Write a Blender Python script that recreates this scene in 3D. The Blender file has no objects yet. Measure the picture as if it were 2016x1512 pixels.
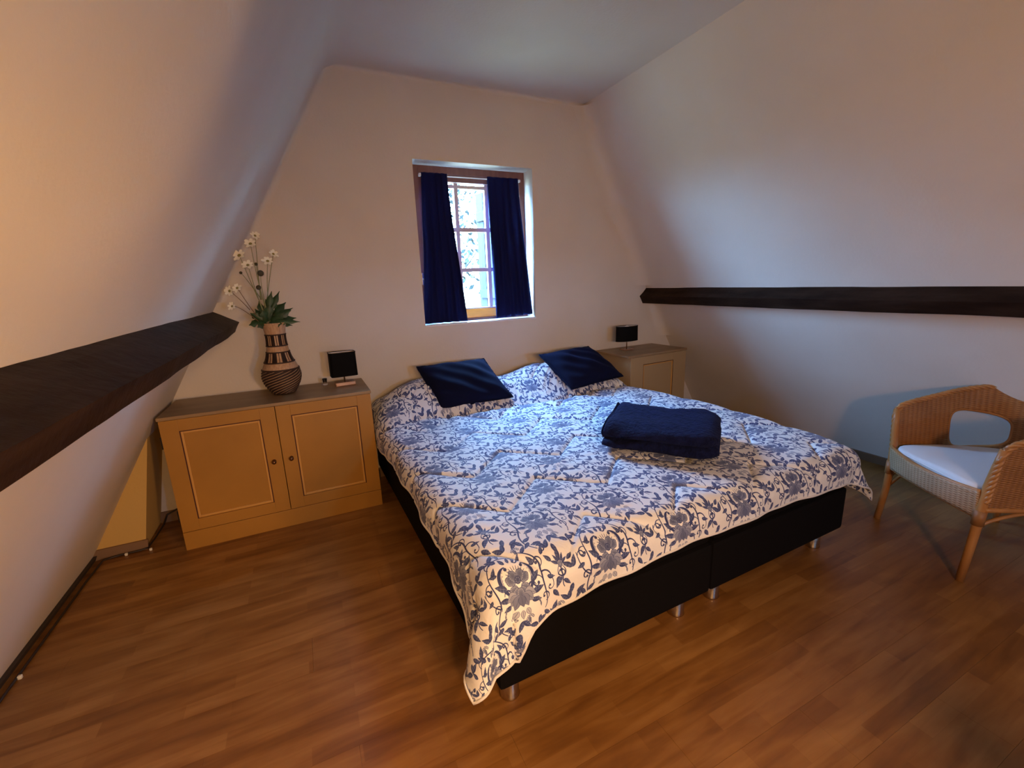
import bpy, bmesh, math, random
import numpy as np
from mathutils import Vector, Matrix, noise
random.seed(7)
rng = np.random.default_rng(5)
PI = math.pi
SC = bpy.context.scene
COL = SC.collection

# ------------------------------------------------------------------ camera
def setup_camera():
    yaw, pitch, roll = 0.437833, 0.227739, -0.038058
    f = Vector((math.sin(yaw)*math.cos(pitch), math.cos(yaw)*math.cos(pitch), -math.sin(pitch)))
    rt = Vector((math.cos(yaw), -math.sin(yaw), 0)); up = rt.cross(f)
    r2 = math.cos(roll)*rt + math.sin(roll)*up
    u2 = -math.sin(roll)*rt + math.cos(roll)*up
    m = Matrix((( r2.x, u2.x, -f.x, 0), (r2.y, u2.y, -f.y, 0), (r2.z, u2.z, -f.z, 1.5), (0, 0, 0, 1)))
    cd = bpy.data.cameras.new('camera'); co = bpy.data.objects.new('camera', cd)
    COL.objects.link(co); co.matrix_world = m
    cd.sensor_fit = 'HORIZONTAL'; cd.sensor_width = 36.0
    cd.lens = 865.55/2016*36.0; cd.clip_start = 0.02
    SC.camera = co
setup_camera()

# ------------------------------------------------------------------ sky, lights, exposure
SKY_STRENGTH = 220.0
w = bpy.data.worlds.new('sky'); SC.world = w; w.use_nodes = True
bg = w.node_tree.nodes['Background']
bg.inputs['Strength'].default_value = SKY_STRENGTH
def sky_nodes():
    nt = w.node_tree; tc = nt.nodes.new('ShaderNodeTexCoord'); sp = nt.nodes.new('ShaderNodeSeparateXYZ'); cr = nt.nodes.new('ShaderNodeValToRGB')
    ad = nt.nodes.new('ShaderNodeMath'); ad.operation = 'MULTIPLY_ADD'; ad.inputs[1].default_value = 0.5; ad.inputs[2].default_value = 0.5
    nt.links.new(tc.outputs['Generated'], sp.inputs[0]); nt.links.new(sp.outputs['Z'], ad.inputs[0]); nt.links.new(ad.outputs[0], cr.inputs['Fac'])
    e = cr.color_ramp.elements
    e[0].position = 0.0; e[0].color = (0.035, 0.050, 0.045, 1)           # meadow and trees below the horizon
    e[1].position = 1.0; e[1].color = (0.18, 0.46, 1.0, 1)
    for p, c in ((0.485, (0.055, 0.08, 0.075, 1)), (0.52, (0.28, 0.56, 1.0, 1))):
        x = e.new(p); x.color = c
    nt.links.new(cr.outputs['Color'], bg.inputs['Color'])
sky_nodes()

def light(name, kind, loc, energy, color, size=0.1, target=None, **kw):
    ld = bpy.data.lights.new(name, kind); ld.energy = energy; ld.color = color
    if kind == 'AREA':
        ld.shape = 'RECTANGLE'; ld.size = size[0]; ld.size_y = size[1]
    else:
        ld.shadow_soft_size = size
    for k, v in kw.items(): setattr(ld, k, v)
    o = bpy.data.objects.new(name, ld); COL.objects.link(o); o.location = loc
    if target is not None:
        o.rotation_euler = (Vector(target)-Vector(loc)).to_track_quat('-Z', 'Y').to_euler()
    o['kind'] = 'helper'
    return o
# sky portals in the back window and the added rear window
for nm, loc, tgt in (('window_portal', (1.41, 3.78, 1.8), (1.41, 0, 1.8)), ('rear_window_portal', (1.275, -2.68, 1.605), (1.275, 0, 1.605))):
    p = light(nm, 'AREA', loc, 1.0, (1, 1, 1), (1.0, 1.24) if nm[0] == 'w' else (0.25, 0.31), tgt); p.data.cycles.is_portal = True
WARM = (1.0, 0.53, 0.19)
light('added_spot_left', 'SPOT', (0.0, -0.85, 1.55), 105, WARM, 0.09, (0.5, 2.6, 0.35), spot_size=math.radians(88), spot_blend=0.8)  # added spot, warm light low across bed and cabinet
light('added_spot_right', 'SPOT', (0.95, -0.45, 0.85), 150, WARM, 0.12, (-0.95, 1.35, 0.62), spot_size=math.radians(84), spot_blend=0.9)  # added low spot to warm the lower left wall
light('added_spot_middle', 'SPOT', (0.4, -1.15, 1.5), 135, (1.0, 0.55, 0.24), 0.1, (2.7, 1.5, 1.1), spot_size=math.radians(125), spot_blend=0.9)  # added spot to warm the right wall and chair
light('added_spot_wall', 'SPOT', (1.2, -0.6, 2.3), 76, (1.0, 0.60, 0.28), 0.06, (-0.12, 0.52, 2.36), spot_size=math.radians(44), spot_blend=0.22)  # added spot without a fixture, makes the bright patch on the left slope
light('added_spot_floor', 'SPOT', (0.9, -1.0, 2.4), 90, (1.0, 0.55, 0.2), 0.05, (0.25, 0.75, 0.0), spot_size=math.radians(62), spot_blend=0.9)  # added spot without a fixture, makes the light pool on the floor
SC.view_settings.view_transform = 'Standard'
SC.view_settings.look = 'None'
SC.view_settings.exposure = -0.03
SC.view_settings.gamma = 1.0
SC.view_settings.use_curve_mapping = False

# ------------------------------------------------------------------ materials
def new_mat(name):
    m = bpy.data.materials.new(name); m.use_nodes = True
    nt = m.node_tree; b = nt.nodes['Principled BSDF']
    return m, nt, b
def srgb(r, g, b):
    f = lambda c: (c/255/12.92) if c/255 <= 0.04045 else ((c/255+0.055)/1.055)**2.4
    return (f(r), f(g), f(b), 1)
def simple(name, col, rough=0.5, metal=0.0, bump=None, var=None, **kw):
    """principled with optional noise variation (col2, scale) and bump (strength, scale, distance)"""
    m, nt, b = new_mat(name)
    b.inputs['Base Color'].default_value = col; b.inputs['Roughness'].default_value = rough
    b.inputs['Metallic'].default_value = metal
    for k, v in kw.items(): b.inputs[k].default_value = v
    tc = nt.nodes.new('ShaderNodeTexCoord')
    if var:
        col2, sc, strch = var
        mp = nt.nodes.new('ShaderNodeMapping'); mp.inputs['Scale'].default_value = strch
        nt.links.new(tc.outputs['Object'], mp.inputs['Vector'])
        n = nt.nodes.new('ShaderNodeTexNoise'); n.inputs['Scale'].default_value = sc; n.inputs['Detail'].default_value = 6
        nt.links.new(mp.outputs[0], n.inputs['Vector'])
        mx = nt.nodes.new('ShaderNodeMix'); mx.data_type = 'RGBA'
        mx.inputs['A'].default_value = col; mx.inputs['B'].default_value = col2
        rp = nt.nodes.new('ShaderNodeMapRange'); rp.inputs['From Min'].default_value = 0.35; rp.inputs['From Max'].default_value = 0.65
        nt.links.new(n.outputs['Fac'], rp.inputs['Value'])
        nt.links.new(rp.outputs[0], mx.inputs['Factor']); nt.links.new(mx.outputs['Result'], b.inputs['Base Color'])
    if bump:
        st, sc, dist = bump
        n = nt.nodes.new('ShaderNodeTexNoise'); n.inputs['Scale'].default_value = sc; n.inputs['Detail'].default_value = 5
        nt.links.new(tc.outputs['Object'], n.inputs['Vector'])
        bp = nt.nodes.new('ShaderNodeBump'); bp.inputs['Strength'].default_value = st; bp.inputs['Distance'].default_value = dist
        nt.links.new(n.outputs['Fac'], bp.inputs['Height']); nt.links.new(bp.outputs[0], b.inputs['Normal'])
    return m
M = {}
M['plaster'] = simple('plaster', (0.68, 0.62, 0.55, 1), 0.92, bump=(0.25, 60, 0.004), var=((0.64, 0.58, 0.51, 1), 1.6, (1, 1, 1)))
M['plaster_yellow'] = simple('plaster_cream', (0.56, 0.37, 0.12, 1), 0.92, bump=(0.3, 50, 0.004))
M['beam'] = simple('dark_stained_beam', (0.014, 0.0065, 0.004, 1), 0.55, bump=(0.5, 14, 0.01), var=((0.03, 0.016, 0.010, 1), 3.0, (6, 1, 6)))
M['skirting'] = simple('skirting_wood', (0.20, 0.12, 0.07, 1), 0.6)
M['joint_shadow'] = simple('joint_shadow_brown', (0.035, 0.022, 0.015, 1), 0.7)
M['cream_paint'] = simple('ochre_cream_paint', (0.38, 0.185, 0.030, 1), 0.42, bump=(0.12, 25, 0.002), var=((0.33, 0.16, 0.025, 1), 2.5, (1, 1, 1)))
M['shaded_cream'] = simple('shaded_cream_paint', (0.36, 0.25, 0.125, 1), 0.5)  # cream paint dulled, shade of the far corner put into the colour
M['cream_top'] = simple('worn_cabinet_top', (0.30, 0.20, 0.105, 1), 0.45, var=((0.24, 0.155, 0.08, 1), 4, (1, 3, 1)))
M['bead'] = simple('panel_bead_paint', (0.54, 0.29, 0.075, 1), 0.42)
M['groove'] = simple('groove_shadow_paint', (0.06, 0.012, 0.004, 1), 0.7)
M['knob'] = simple('bronze_knob', (0.16, 0.08, 0.04, 1), 0.25, 0.8)
M['black_metal'] = simple('black_hinge', (0.012, 0.010, 0.010, 1), 0.5, 0.4)
M['black_fabric'] = simple('black_bed_fabric', (0.0045, 0.004, 0.0045, 1), 0.9, bump=(0.3, 400, 0.001))
for k_ in ('black_fabric', 'beam'): M[k_].node_tree.nodes['Principled BSDF'].inputs['Specular IOR Level'].default_value = 0.08
M['mattress'] = simple('mattress_ticking', (0.6, 0.6, 0.6, 1), 0.9)
M['steel'] = simple('brushed_steel', (0.55, 0.50, 0.44, 1), 0.22, 1.0)
M['shade'] = simple('black_lamp_shade', (0.004, 0.004, 0.0045, 1), 0.75, bump=(0.2, 300, 0.001))
M['shade'].node_tree.nodes['Principled BSDF'].inputs['Specular IOR Level'].default_value = 0.08
M['shade_in'] = simple('silver_shade_lining', (0.45, 0.42, 0.42, 1), 0.45, 0.3)
M['bulb'] = simple('frosted_bulb', (0.8, 0.78, 0.75, 1), 0.3)
M['lamp_base'] = simple('copper_lamp_base', (0.50, 0.30, 0.20, 1), 0.25, 0.7)
M['brown_frame'] = simple('brown_window_wood', (0.15, 0.055, 0.038, 1), 0.5, var=((0.19, 0.075, 0.05, 1), 6, (6, 6, 1)))
M['oak'] = simple('varnished_window_wood', (0.80, 0.27, 0.03, 1), 0.5, var=((0.68, 0.21, 0.02, 1), 8, (1, 6, 6)))
M['muntin'] = simple('glazing_bar_paint', (0.62, 0.55, 0.52, 1), 0.5)
M['white_paint'] = simple('white_gloss', (0.75, 0.75, 0.75, 1), 0.35)
M['curtain'] = simple('navy_curtain', (0.010, 0.014, 0.075, 1), 0.9, bump=(0.3, 250, 0.001))
def translucent(m, col, fac):
    nt = m.node_tree; b = nt.nodes['Principled BSDF']; b.inputs['Specular IOR Level'].default_value = 0.1; o = [n for n in nt.nodes if n.type == 'OUTPUT_MATERIAL'][0]
    t = nt.nodes.new('ShaderNodeBsdfTranslucent'); t.inputs['Color'].default_value = col; mx = nt.nodes.new('ShaderNodeMixShader'); mx.inputs[0].default_value = fac
    nt.links.new(b.outputs[0], mx.inputs[1]); nt.links.new(t.outputs[0], mx.inputs[2]); nt.links.new(mx.outputs[0], o.inputs[0])
translucent(M['curtain'], (0.0015, 0.003, 0.018, 1), 0.3)
M['velvet'] = simple('navy_velvet', (0.0022, 0.0035, 0.018, 1), 0.75, bump=(0.25, 120, 0.001))
M['velvet'].node_tree.nodes['Principled BSDF'].inputs['Specular IOR Level'].default_value = 0.12; M['velvet'].node_tree.nodes['Principled BSDF'].inputs['Roughness'].default_value = 0.9
M['velvet'].node_tree.nodes['Principled BSDF'].inputs['Sheen Weight'].default_value = 0.05
M['velvet'].node_tree.nodes['Principled BSDF'].inputs['Sheen Tint'].default_value = (0.1, 0.2, 0.6, 1)
M['fleece'] = simple('navy_fleece', (0.0035, 0.005, 0.024, 1), 0.95, bump=(1.0, 55, 0.018), var=((0.007, 0.010, 0.045, 1), 30, (1, 1, 1)))
M['fleece'].node_tree.nodes['Principled BSDF'].inputs['Sheen Weight'].default_value = 0.05; M['fleece'].node_tree.nodes['Principled BSDF'].inputs['Specular IOR Level'].default_value = 0.1
M['fleece'].node_tree.nodes['Principled BSDF'].inputs['Sheen Tint'].default_value = (0.25, 0.3, 0.7, 1)
M['white_fabric'] = simple('white_seat_pad', (0.72, 0.76, 0.80, 1), 0.85, bump=(0.2, 150, 0.001))
M['piping'] = simple('white_hem', (0.66, 0.64, 0.63, 1), 0.8)
M['stem'] = simple('flower_stem', (0.22, 0.24, 0.11, 1), 0.6)
M['stem_brown'] = simple('dry_flower_stem', (0.16, 0.09, 0.05, 1), 0.6)
M['petal'] = simple('white_petal', (0.97, 0.97, 0.88, 1), 0.6, **{'Subsurface Weight': 0.2, 'Subsurface Radius': (.01, .01, .01)})
M['petal_core'] = simple('flower_centre', (0.25, 0.22, 0.08, 1), 0.7)
M['bud'] = simple('dark_bud', (0.05, 0.045, 0.025, 1), 0.7)
M['leaf'] = simple('dark_green_leaf', (0.010, 0.035, 0.010, 1), 0.5, var=((0.022, 0.065, 0.018, 1), 20, (1, 1, 1)))
M['cane_light'] = simple('pale_twine', (0.50, 0.33, 0.19, 1), 0.55, bump=(0.5, 60, 0.003), var=((0.38, 0.22, 0.12, 1), 18, (8, 8, 1)))
M['cane_dark'] = simple('dark_twine', (0.035, 0.016, 0.012, 1), 0.6)
M['rattan'] = simple('rattan_pole', (0.46, 0.22, 0.07, 1), 0.4, var=((0.34, 0.15, 0.045, 1), 12, (1, 1, 0.3)))
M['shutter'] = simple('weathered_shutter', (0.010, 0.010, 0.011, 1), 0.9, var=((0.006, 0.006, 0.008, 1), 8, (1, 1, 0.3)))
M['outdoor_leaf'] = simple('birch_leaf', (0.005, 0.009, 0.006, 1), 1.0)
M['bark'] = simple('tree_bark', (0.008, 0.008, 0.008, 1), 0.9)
M['cable'] = simple('dark_cable', (0.02, 0.012, 0.01, 1), 0.5)
M['clip'] = simple('white_clip', (0.7, 0.68, 0.62, 1), 0.4)
M['tube_glass'] = simple('clear_glass', (0.9, 0.9, 0.9, 1), 0.05, **{'Transmission Weight': 1.0})

def floor_mat():
    m, nt, b = new_mat('beech_laminate')
    L = nt.links.new; N = nt.nodes.new
    tc = N('ShaderNodeNewGeometry')
    mp = N('ShaderNodeMapping'); mp.inputs['Scale'].default_value = (1, 1, 1)
    L(tc.outputs['Position'], mp.inputs['Vector'])
    br = N('ShaderNodeTexBrick'); br.offset = 0.37; br.offset_frequency = 2
    br.inputs['Scale'].default_value = 1.0; br.inputs['Brick Width'].default_value = 0.42; br.inputs['Row Height'].default_value = 0.065
    br.inputs['Mortar Size'].default_value = 0.0004
    br.inputs['Color1'].default_value = (0.0, 0, 0, 1); br.inputs['Color2'].default_value = (1, 1, 1, 1); br.inputs['Mortar'].default_value = (0.3, 0.3, 0.3, 1)
    L(mp.outputs[0], br.inputs['Vector'])
    mp2 = N('ShaderNodeMapping'); mp2.inputs['Scale'].default_value = (1.6, 14, 1)
    L(tc.outputs['Position'], mp2.inputs['Vector'])
    n1 = N('ShaderNodeTexNoise'); n1.inputs['Scale'].default_value = 1.5; n1.inputs['Detail'].default_value = 7; n1.inputs['Distortion'].default_value = 0.6
    L(mp2.outputs[0], n1.inputs['Vector'])
    mp3 = N('ShaderNodeMapping'); mp3.inputs['Scale'].default_value = (1.2, 3.2, 1)
    L(tc.outputs['Position'], mp3.inputs['Vector'])
    n2 = N('ShaderNodeTexNoise'); n2.inputs['Scale'].default_value = 2.2; n2.inputs['Detail'].default_value = 4; n2.inputs['Distortion'].default_value = 1.2
    L(mp3.outputs[0], n2.inputs['Vector'])
    a1 = N('ShaderNodeMath'); a1.operation = 'MULTIPLY_ADD'; a1.inputs[1].default_value = 0.22; L(br.outputs['Color'], a1.inputs[0])
    s1 = N('ShaderNodeMath'); s1.operation = 'MULTIPLY_ADD'; s1.inputs[1].default_value = 0.75; s1.inputs[2].default_value = 0.0
    L(n1.outputs['Fac'], s1.inputs[0]); L(s1.outputs[0], a1.inputs[2])
    a2 = N('ShaderNodeMath'); a2.operation = 'MULTIPLY_ADD'; a2.inputs[1].default_value = 0.45
    L(n2.outputs['Fac'], a2.inputs[0]); L(a1.outputs[0], a2.inputs[2])
    cr = N('ShaderNodeValToRGB'); e = cr.color_ramp.elements
    e[0].position = 0.38; e[0].color = (0.115, 0.042, 0.009, 1)
    e[1].position = 1.0; e[1].color = (0.35, 0.175, 0.050, 1)
    x = cr.color_ramp.elements.new(0.66); x.color = (0.215, 0.092, 0.020, 1)
    L(a2.outputs[0], cr.inputs['Fac']); L(cr.outputs['Color'], b.inputs['Base Color'])
    b.inputs['Roughness'].default_value = 0.38
    bp = N('ShaderNodeBump'); bp.inputs['Strength'].default_value = 0.08; bp.inputs['Distance'].default_value = 0.002
    L(n1.outputs['Fac'], bp.inputs['Height']); L(bp.outputs[0], b.inputs['Normal'])
    return m
M['floor'] = floor_mat()

def weave_mat(name, c1, c2, su=110.0, sv=70.0):
    m, nt, b = new_mat(name); L = nt.links.new; N = nt.nodes.new
    uv = N('ShaderNodeUVMap')
    sx = N('ShaderNodeSeparateXYZ'); L(uv.outputs[0], sx.inputs[0])
    def sin_of(sock, k, ph=0.0):
        a = N('ShaderNodeMath'); a.operation = 'MULTIPLY_ADD'; a.inputs[1].default_value = k; a.inputs[2].default_value = ph; L(sock, a.inputs[0])
        s = N('ShaderNodeMath'); s.operation = 'SINE'; L(a.outputs[0], s.inputs[0]); return s.outputs[0]
    # upright stakes every 2.4 cm, fine horizontal strands that swap sides at each stake
    h = N('ShaderNodeMath'); h.operation = 'MULTIPLY'
    L(sin_of(sx.outputs[0], 2*PI*42/2), h.inputs[0]); L(sin_of(sx.outputs[1], 2*PI*90), h.inputs[1])
    ribs = sin_of(sx.outputs[0], 2*PI*42)
    ad = N('ShaderNodeMath'); ad.operation = 'MULTIPLY_ADD'; ad.inputs[1].default_value = 0.55; L(ribs, ad.inputs[0]); L(h.outputs[0], ad.inputs[2])
    mr = N('ShaderNodeMapRange'); mr.inputs['From Min'].default_value = -1.4; mr.inputs['From Max'].default_value = 1.4; L(ad.outputs[0], mr.inputs['Value'])
    nz = N('ShaderNodeTexNoise'); nz.inputs['Scale'].default_value = 9; L(uv.outputs[0], nz.inputs['Vector'])
    mul = N('ShaderNodeMath'); mul.operation = 'MULTIPLY_ADD'; mul.inputs[1].default_value = 0.6; L(nz.outputs['Fac'], mul.inputs[0])
    hf = N('ShaderNodeMath'); hf.operation = 'MULTIPLY'; hf.inputs[1].default_value = 0.6; L(mr.outputs[0], hf.inputs[0]); L(hf.outputs[0], mul.inputs[2])
    mx = N('ShaderNodeMix'); mx.data_type = 'RGBA'; mx.inputs['A'].default_value = c1; mx.inputs['B'].default_value = c2
    L(mul.outputs[0], mx.inputs['Factor']); L(mx.outputs['Result'], b.inputs['Base Color'])
    bp = N('ShaderNodeBump'); bp.inputs['Strength'].default_value = 0.8; bp.inputs['Distance'].default_value = 0.004
    L(mr.outputs[0], bp.inputs['Height']); L(bp.outputs[0], b.inputs['Normal'])
    b.inputs['Roughness'].default_value = 0.5
    return m
M['wicker'] = weave_mat('wicker_weave', (0.13, 0.05, 0.014, 1), (0.40, 0.185, 0.06, 1))
M['wicker_lit'] = weave_mat('lit_wicker_weave', (0.22, 0.13, 0.06, 1), (0.58, 0.40, 0.24, 1))  # paler copy for the apron, window light put into the colour

def glass_mat():
    m = bpy.data.materials.new('window_glass'); m.use_nodes = True; nt = m.node_tree; nt.nodes.clear()
    o = nt.nodes.new('ShaderNodeOutputMaterial'); t = nt.nodes.new('ShaderNodeBsdfTransparent'); g = nt.nodes.new('ShaderNodeBsdfGlossy')
    g.inputs['Roughness'].default_value = 0.02; mx = nt.nodes.new('ShaderNodeMixShader'); mx.inputs[0].default_value = 0.06
    t.inputs['Color'].default_value = (0.96, 0.98, 0.98, 1)
    nt.links.new(t.outputs[0], mx.inputs[1]); nt.links.new(g.outputs[0], mx.inputs[2]); nt.links.new(mx.outputs[0], o.inputs[0])
    return m
M['glass'] = glass_mat()

# ------------------------------------------------------------------ printed floral pattern, drawn in code
TW, TH, PPM = 0.43, 0.55, 1500
def floral_tile():
    W_, H_ = int(TW*PPM), int(TH*PPM)
    g = np.ones((H_, W_), np.float32)                  # 1 = bare cloth, 0 = full ink
    hue = np.zeros((H_, W_), np.float32)               # 0 = navy ink, 1 = grey wash
    def window(x0, y0, x1, y1):
        ix = np.arange(int(math.floor(x0*PPM))-2, int(math.ceil(x1*PPM))+3); iy = np.arange(int(math.floor(y0*PPM))-2, int(math.ceil(y1*PPM))+3)
        return ix, iy, np.meshgrid((ix+.5)/PPM, (iy+.5)/PPM)
    def put(ix, iy, alpha, tone, wash):
        I = np.ix_(iy % H_, ix % W_)
        g[I] = g[I]*(1-alpha)+tone*alpha; hue[I] = hue[I]*(1-alpha)+wash*alpha
    AA = 0.8/PPM
    def stroke(pts, widths, tone=0.12, wash=0.0):
        pts = np.array(pts); widths = np.array(widths)
        mw = widths.max()
        ix, iy, (X, Y) = window(pts[:, 0].min()-mw, pts[:, 1].min()-mw, pts[:, 0].max()+mw, pts[:, 1].max()+mw)
        best = np.full(X.shape, 9.0)
        for k in range(len(pts)-1):
            a, b = pts[k], pts[k+1]; d = b-a; L2 = (d*d).sum()+1e-12
            t = np.clip(((X-a[0])*d[0]+(Y-a[1])*d[1])/L2, 0, 1)
            dist = np.hypot(X-a[0]-t*d[0], Y-a[1]-t*d[1])-(widths[k]*(1-t)+widths[k+1]*t)
            best = np.minimum(best, dist)
        put(ix, iy, np.clip(.5-best/(2*AA), 0, 1), tone, wash)
    def leaf(px, py, ang, L_, w_, tone=0.12, wash=0.15, bend=0.0, vein=True, outline=None, fill=None):
        R_ = L_+w_
        ix, iy, (X, Y) = window(px-R_, py-R_, px+R_, py+R_)
        c, s = math.cos(ang), math.sin(ang)
        u = ((X-px)*c+(Y-py)*s)/L_; v = (-(X-px)*s+(Y-py)*c)-bend*L_*np.clip(u, 0, 1)**2
        uu = np.clip(u, 0, 1); hw = w_*0.44*np.sin(PI*uu**0.75)**1.0+1e-6
        d = np.abs(v)-hw
        inside = np.clip(.5-d/(2*AA), 0, 1)*((u > 0) & (u < 1))
        if outline is not None:
            put(ix, iy, inside, fill, 0.8)
            edge = np.clip(1.0-np.abs(d)/(0.0011), 0, 1)*((u > 0) & (u < 1)); put(ix, iy, edge, outline, 0.3)
            ve = np.clip(1-np.abs(v)/(0.0009), 0, 1)*((u > .1) & (u < .8)); put(ix, iy, ve*inside, outline, 0.3)
        else:
            sh = tone+0.50*(0.5+0.5*np.clip(v/(hw), -1, 1))*(0.6+0.4*np.sin(u*26))
            put(ix, iy, inside, sh, wash)
            if vein: put(ix, iy, np.clip(1-np.abs(v)/0.0007, 0, 1)*((u > .15) & (u < .85)), 0.75, 0.5)
    def disc(px, py, r, tone, wash=0.3):
        ix, iy, (X, Y) = window(px-r, py-r, px+r, py+r)
        d = np.hypot(X-px, Y-py)-r; put(ix, iy, np.clip(.5-d/(2*AA), 0, 1), tone, wash)
    def spiral(x, y, ang, R0, turns, w0, sgn=1, tone=0.12):
        """scroll: starts at (x, y) heading ang, curls inwards and ends in a blob"""
        n = 30; pts = [(x, y)]; a = ang; step = R0*2*PI*turns/n*0.62
        for k in range(n):
            t = k/n; r = R0*(1-0.80*t)
            a += sgn*step*(1-0.75*t)/r
            pts.append((pts[-1][0]+math.cos(a)*step*(1-.75*t), pts[-1][1]+math.sin(a)*step*(1-.75*t)))
        ws = [w0*(1-.6*abs(2*i/n-1)) for i in range(n+1)]
        stroke(pts, ws, tone); disc(pts[-1][0], pts[-1][1], w0*1.9, tone)
    def bez(p0, p1, p2, p3, n=18):
        return [tuple((1-t)**3*np.array(p0)+3*t*(1-t)**2*np.array(p1)+3*t*t*(1-t)*np.array(p2)+t**3*np.array(p3)) for t in np.linspace(0, 1, n)]
    def blob(px, py, rx, ry, ang, tone, outline=0.25):
        R_ = max(rx, ry); ix, iy, (X, Y) = window(px-R_, py-R_, px+R_, py+R_); c, s = math.cos(ang), math.sin(ang)
        u = ((X-px)*c+(Y-py)*s)/rx; v = (-(X-px)*s+(Y-py)*c)/ry
        th = np.arctan2(v, u); rr = np.hypot(u, v)/(1-0.10*np.abs(np.sin(2.5*th)))
        ins = np.clip((1-rr)*rx/AA, 0, 1)
        put(ix, iy, ins, tone+0.50*np.clip(rr, 0, 1)**2+0.10*np.sin(th*14), 0.85)
        put(ix, iy, np.clip(1-np.abs(rr-.93)/.09, 0, 1), outline, 0.5)
    def motif(cx, cy):
        P = lambda x, y: (cx+x, cy+y)
        def vine(p0, p1, p2, p3, w0, w1):
            stroke(bez(P(*p0), P(*p1), P(*p2), P(*p3), 22), np.linspace(w0, w1, 22), 0.08)
        # main vine: a heavy S on each side with curled tips
        vine((-.085, -.175), (-.135, -.14), (-.125, -.09), (-.105, -.05), .0016, .0034)
        vine((-.105, -.05), (-.085, .00), (-.120, .035), (-.098, .085), .0036, .0016)
        vine((-.098, .085), (-.085, .13), (-.03, .125), (.005, .105), .0018, .0026)
        vine((.105, -.12), (.135, -.08), (.095, -.03), (.108, .02), .0014, .0034)
        vine((.108, .02), (.12, .07), (.08, .10), (.045, .118), .0036, .0015)
        vine((-.105, -.05), (-.14, -.03), (-.155, .0), (-.150, .04), .0030, .0014)
        vine((.108, .02), (.14, .03), (.155, .00), (.150, -.04), .0030, .0012)
        for (x, y, a, r, t, w_, sg) in ((-.100, -.06, 1.2, .026, 1.45, .0030, 1), (-.104, .05, 2.5, .024, 1.35, .0028, 1), (.103, .0, 1.9, .026, 1.45, .0030, 1), (.112, .04, .5, .022, 1.35, .0027, 1),
                                        (.11, -.09, .2, .023, 1.3, .0026, 1), (.0, .105, .6, .020, 1.3, .0026, -1), (-.148, .03, 1.4, .018, 1.2, .0024, -1), (-.085, -.165, .5, .020, 1.2, .0024, -1), (.15, -.035, -1.5, .016, 1.2, .0022, -1), (-.09, .095, 2.6, .018, 1.2, .0024, -1)):
            spiral(*P(x, y), a, r, t, w_, sg)
        # acanthus scrolls hugging the flower
        for s in (-1, 1):
            stroke(bez(P(s*.024, -.03), P(s*.082, -.005), P(s*.078, .072), P(s*.036, .074), 26), [.0018+.0068*math.sin(PI*t)**1.2 for t in np.linspace(0, 1, 26)], 0.12)
            stroke(bez(P(s*.034, -.015), P(s*.070, .008), P(s*.068, .058), P(s*.044, .066), 22), [.0003+.0012*math.sin(PI*t) for t in np.linspace(0, 1, 22)], 0.85, .5)
            for k in range(5):
                a = .5+.35*k; disc(*P(s*(.060+.012*math.cos(a+.6)), .012+.012*k), .0024, .75, .7)
            disc(*P(s*.034, .066), .0062, 0.08)
            spiral(*P(s*.070, -.012), PI/2+s*.2, .020, 1.2, .0030, s)
            L4 = ((.052, .006, .35, .050, .025), (.050, -.030, -.05, .054, .026), (.044, -.056, -.5, .048, .024), (.028, .084, .9, .034, .017), (.010, .085, 1.4, .030, .015),
                  (.088, .055, 1.9, .040, .018), (.058, .108, .6, .042, .020), (.128, .0, -.5, .038, .018), (.10, -.13, -.9, .042, .021), (.082, -.14, -2.1, .038, .019), (.128, .075, .9, .036, .018), (.070, .060, .1, .034, .015))
            for (x, y, a, L_, w_) in L4: leaf(*P(s*x, y), a if s > 0 else PI-a, L_, w_, tone=.08, bend=.18*s)
            for k in range(3):
                a = -.9-.3*k; leaf(*P(s*(.070+.007*k), -.055-.014*k), a if s > 0 else PI-a, .022, .008, .25, .6, vein=False)
        # flower head
        for k, a in enumerate((2.7, .45, 2.05, 1.1)): blob(*P(.028*math.cos(a)*1.15, .014+.025*math.sin(a)), .023, .018, a, 0.22, .12)
        for k, a in enumerate((3.5, 5.9, 4.1, 5.3, 4.71)): blob(*P(.026*math.cos(a), -.002+.021*math.sin(a)), .022, .018, a, 0.26, .12)
        for k in range(11):
            a = .35+k*(PI-.7)/10; r0, r1 = .034, .048
            stroke([P(r0*math.cos(a), .022+r0*math.sin(a)), P(r1*math.cos(a), .022+r1*math.sin(a))], [.0014, .0008], 0.25, .4)
        disc(*P(0, .022), .0135, 0.10, 0.5); 
        for k in range(7):
            a = k*PI/3.5; disc(*P(.008*math.cos(a), .022+.008*math.sin(a)), .0026, 0.42, .6)
        for k, a in enumerate((-2.85, -.29, -2.45, -.69, -2.05, -1.09, -1.571)):
            L_ = (.050, .050, .054, .054, .052, .052, .046)[k]
            leaf(*P(.020*math.cos(a), -.014+.014*math.sin(a)), a, L_, .036, outline=0.06, fill=(0.66, 0.66, 0.56, 0.56, 0.46, 0.46, 0.34)[k], bend=(-.12 if math.cos(a) > 0 else .12))
        for k, a in enumerate((-2.05, -1.1, -1.571)):
            leaf(*P(.040*math.cos(a), -.062+.024*math.sin(a)), a, .036, .022, outline=0.03, fill=0.80)
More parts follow.
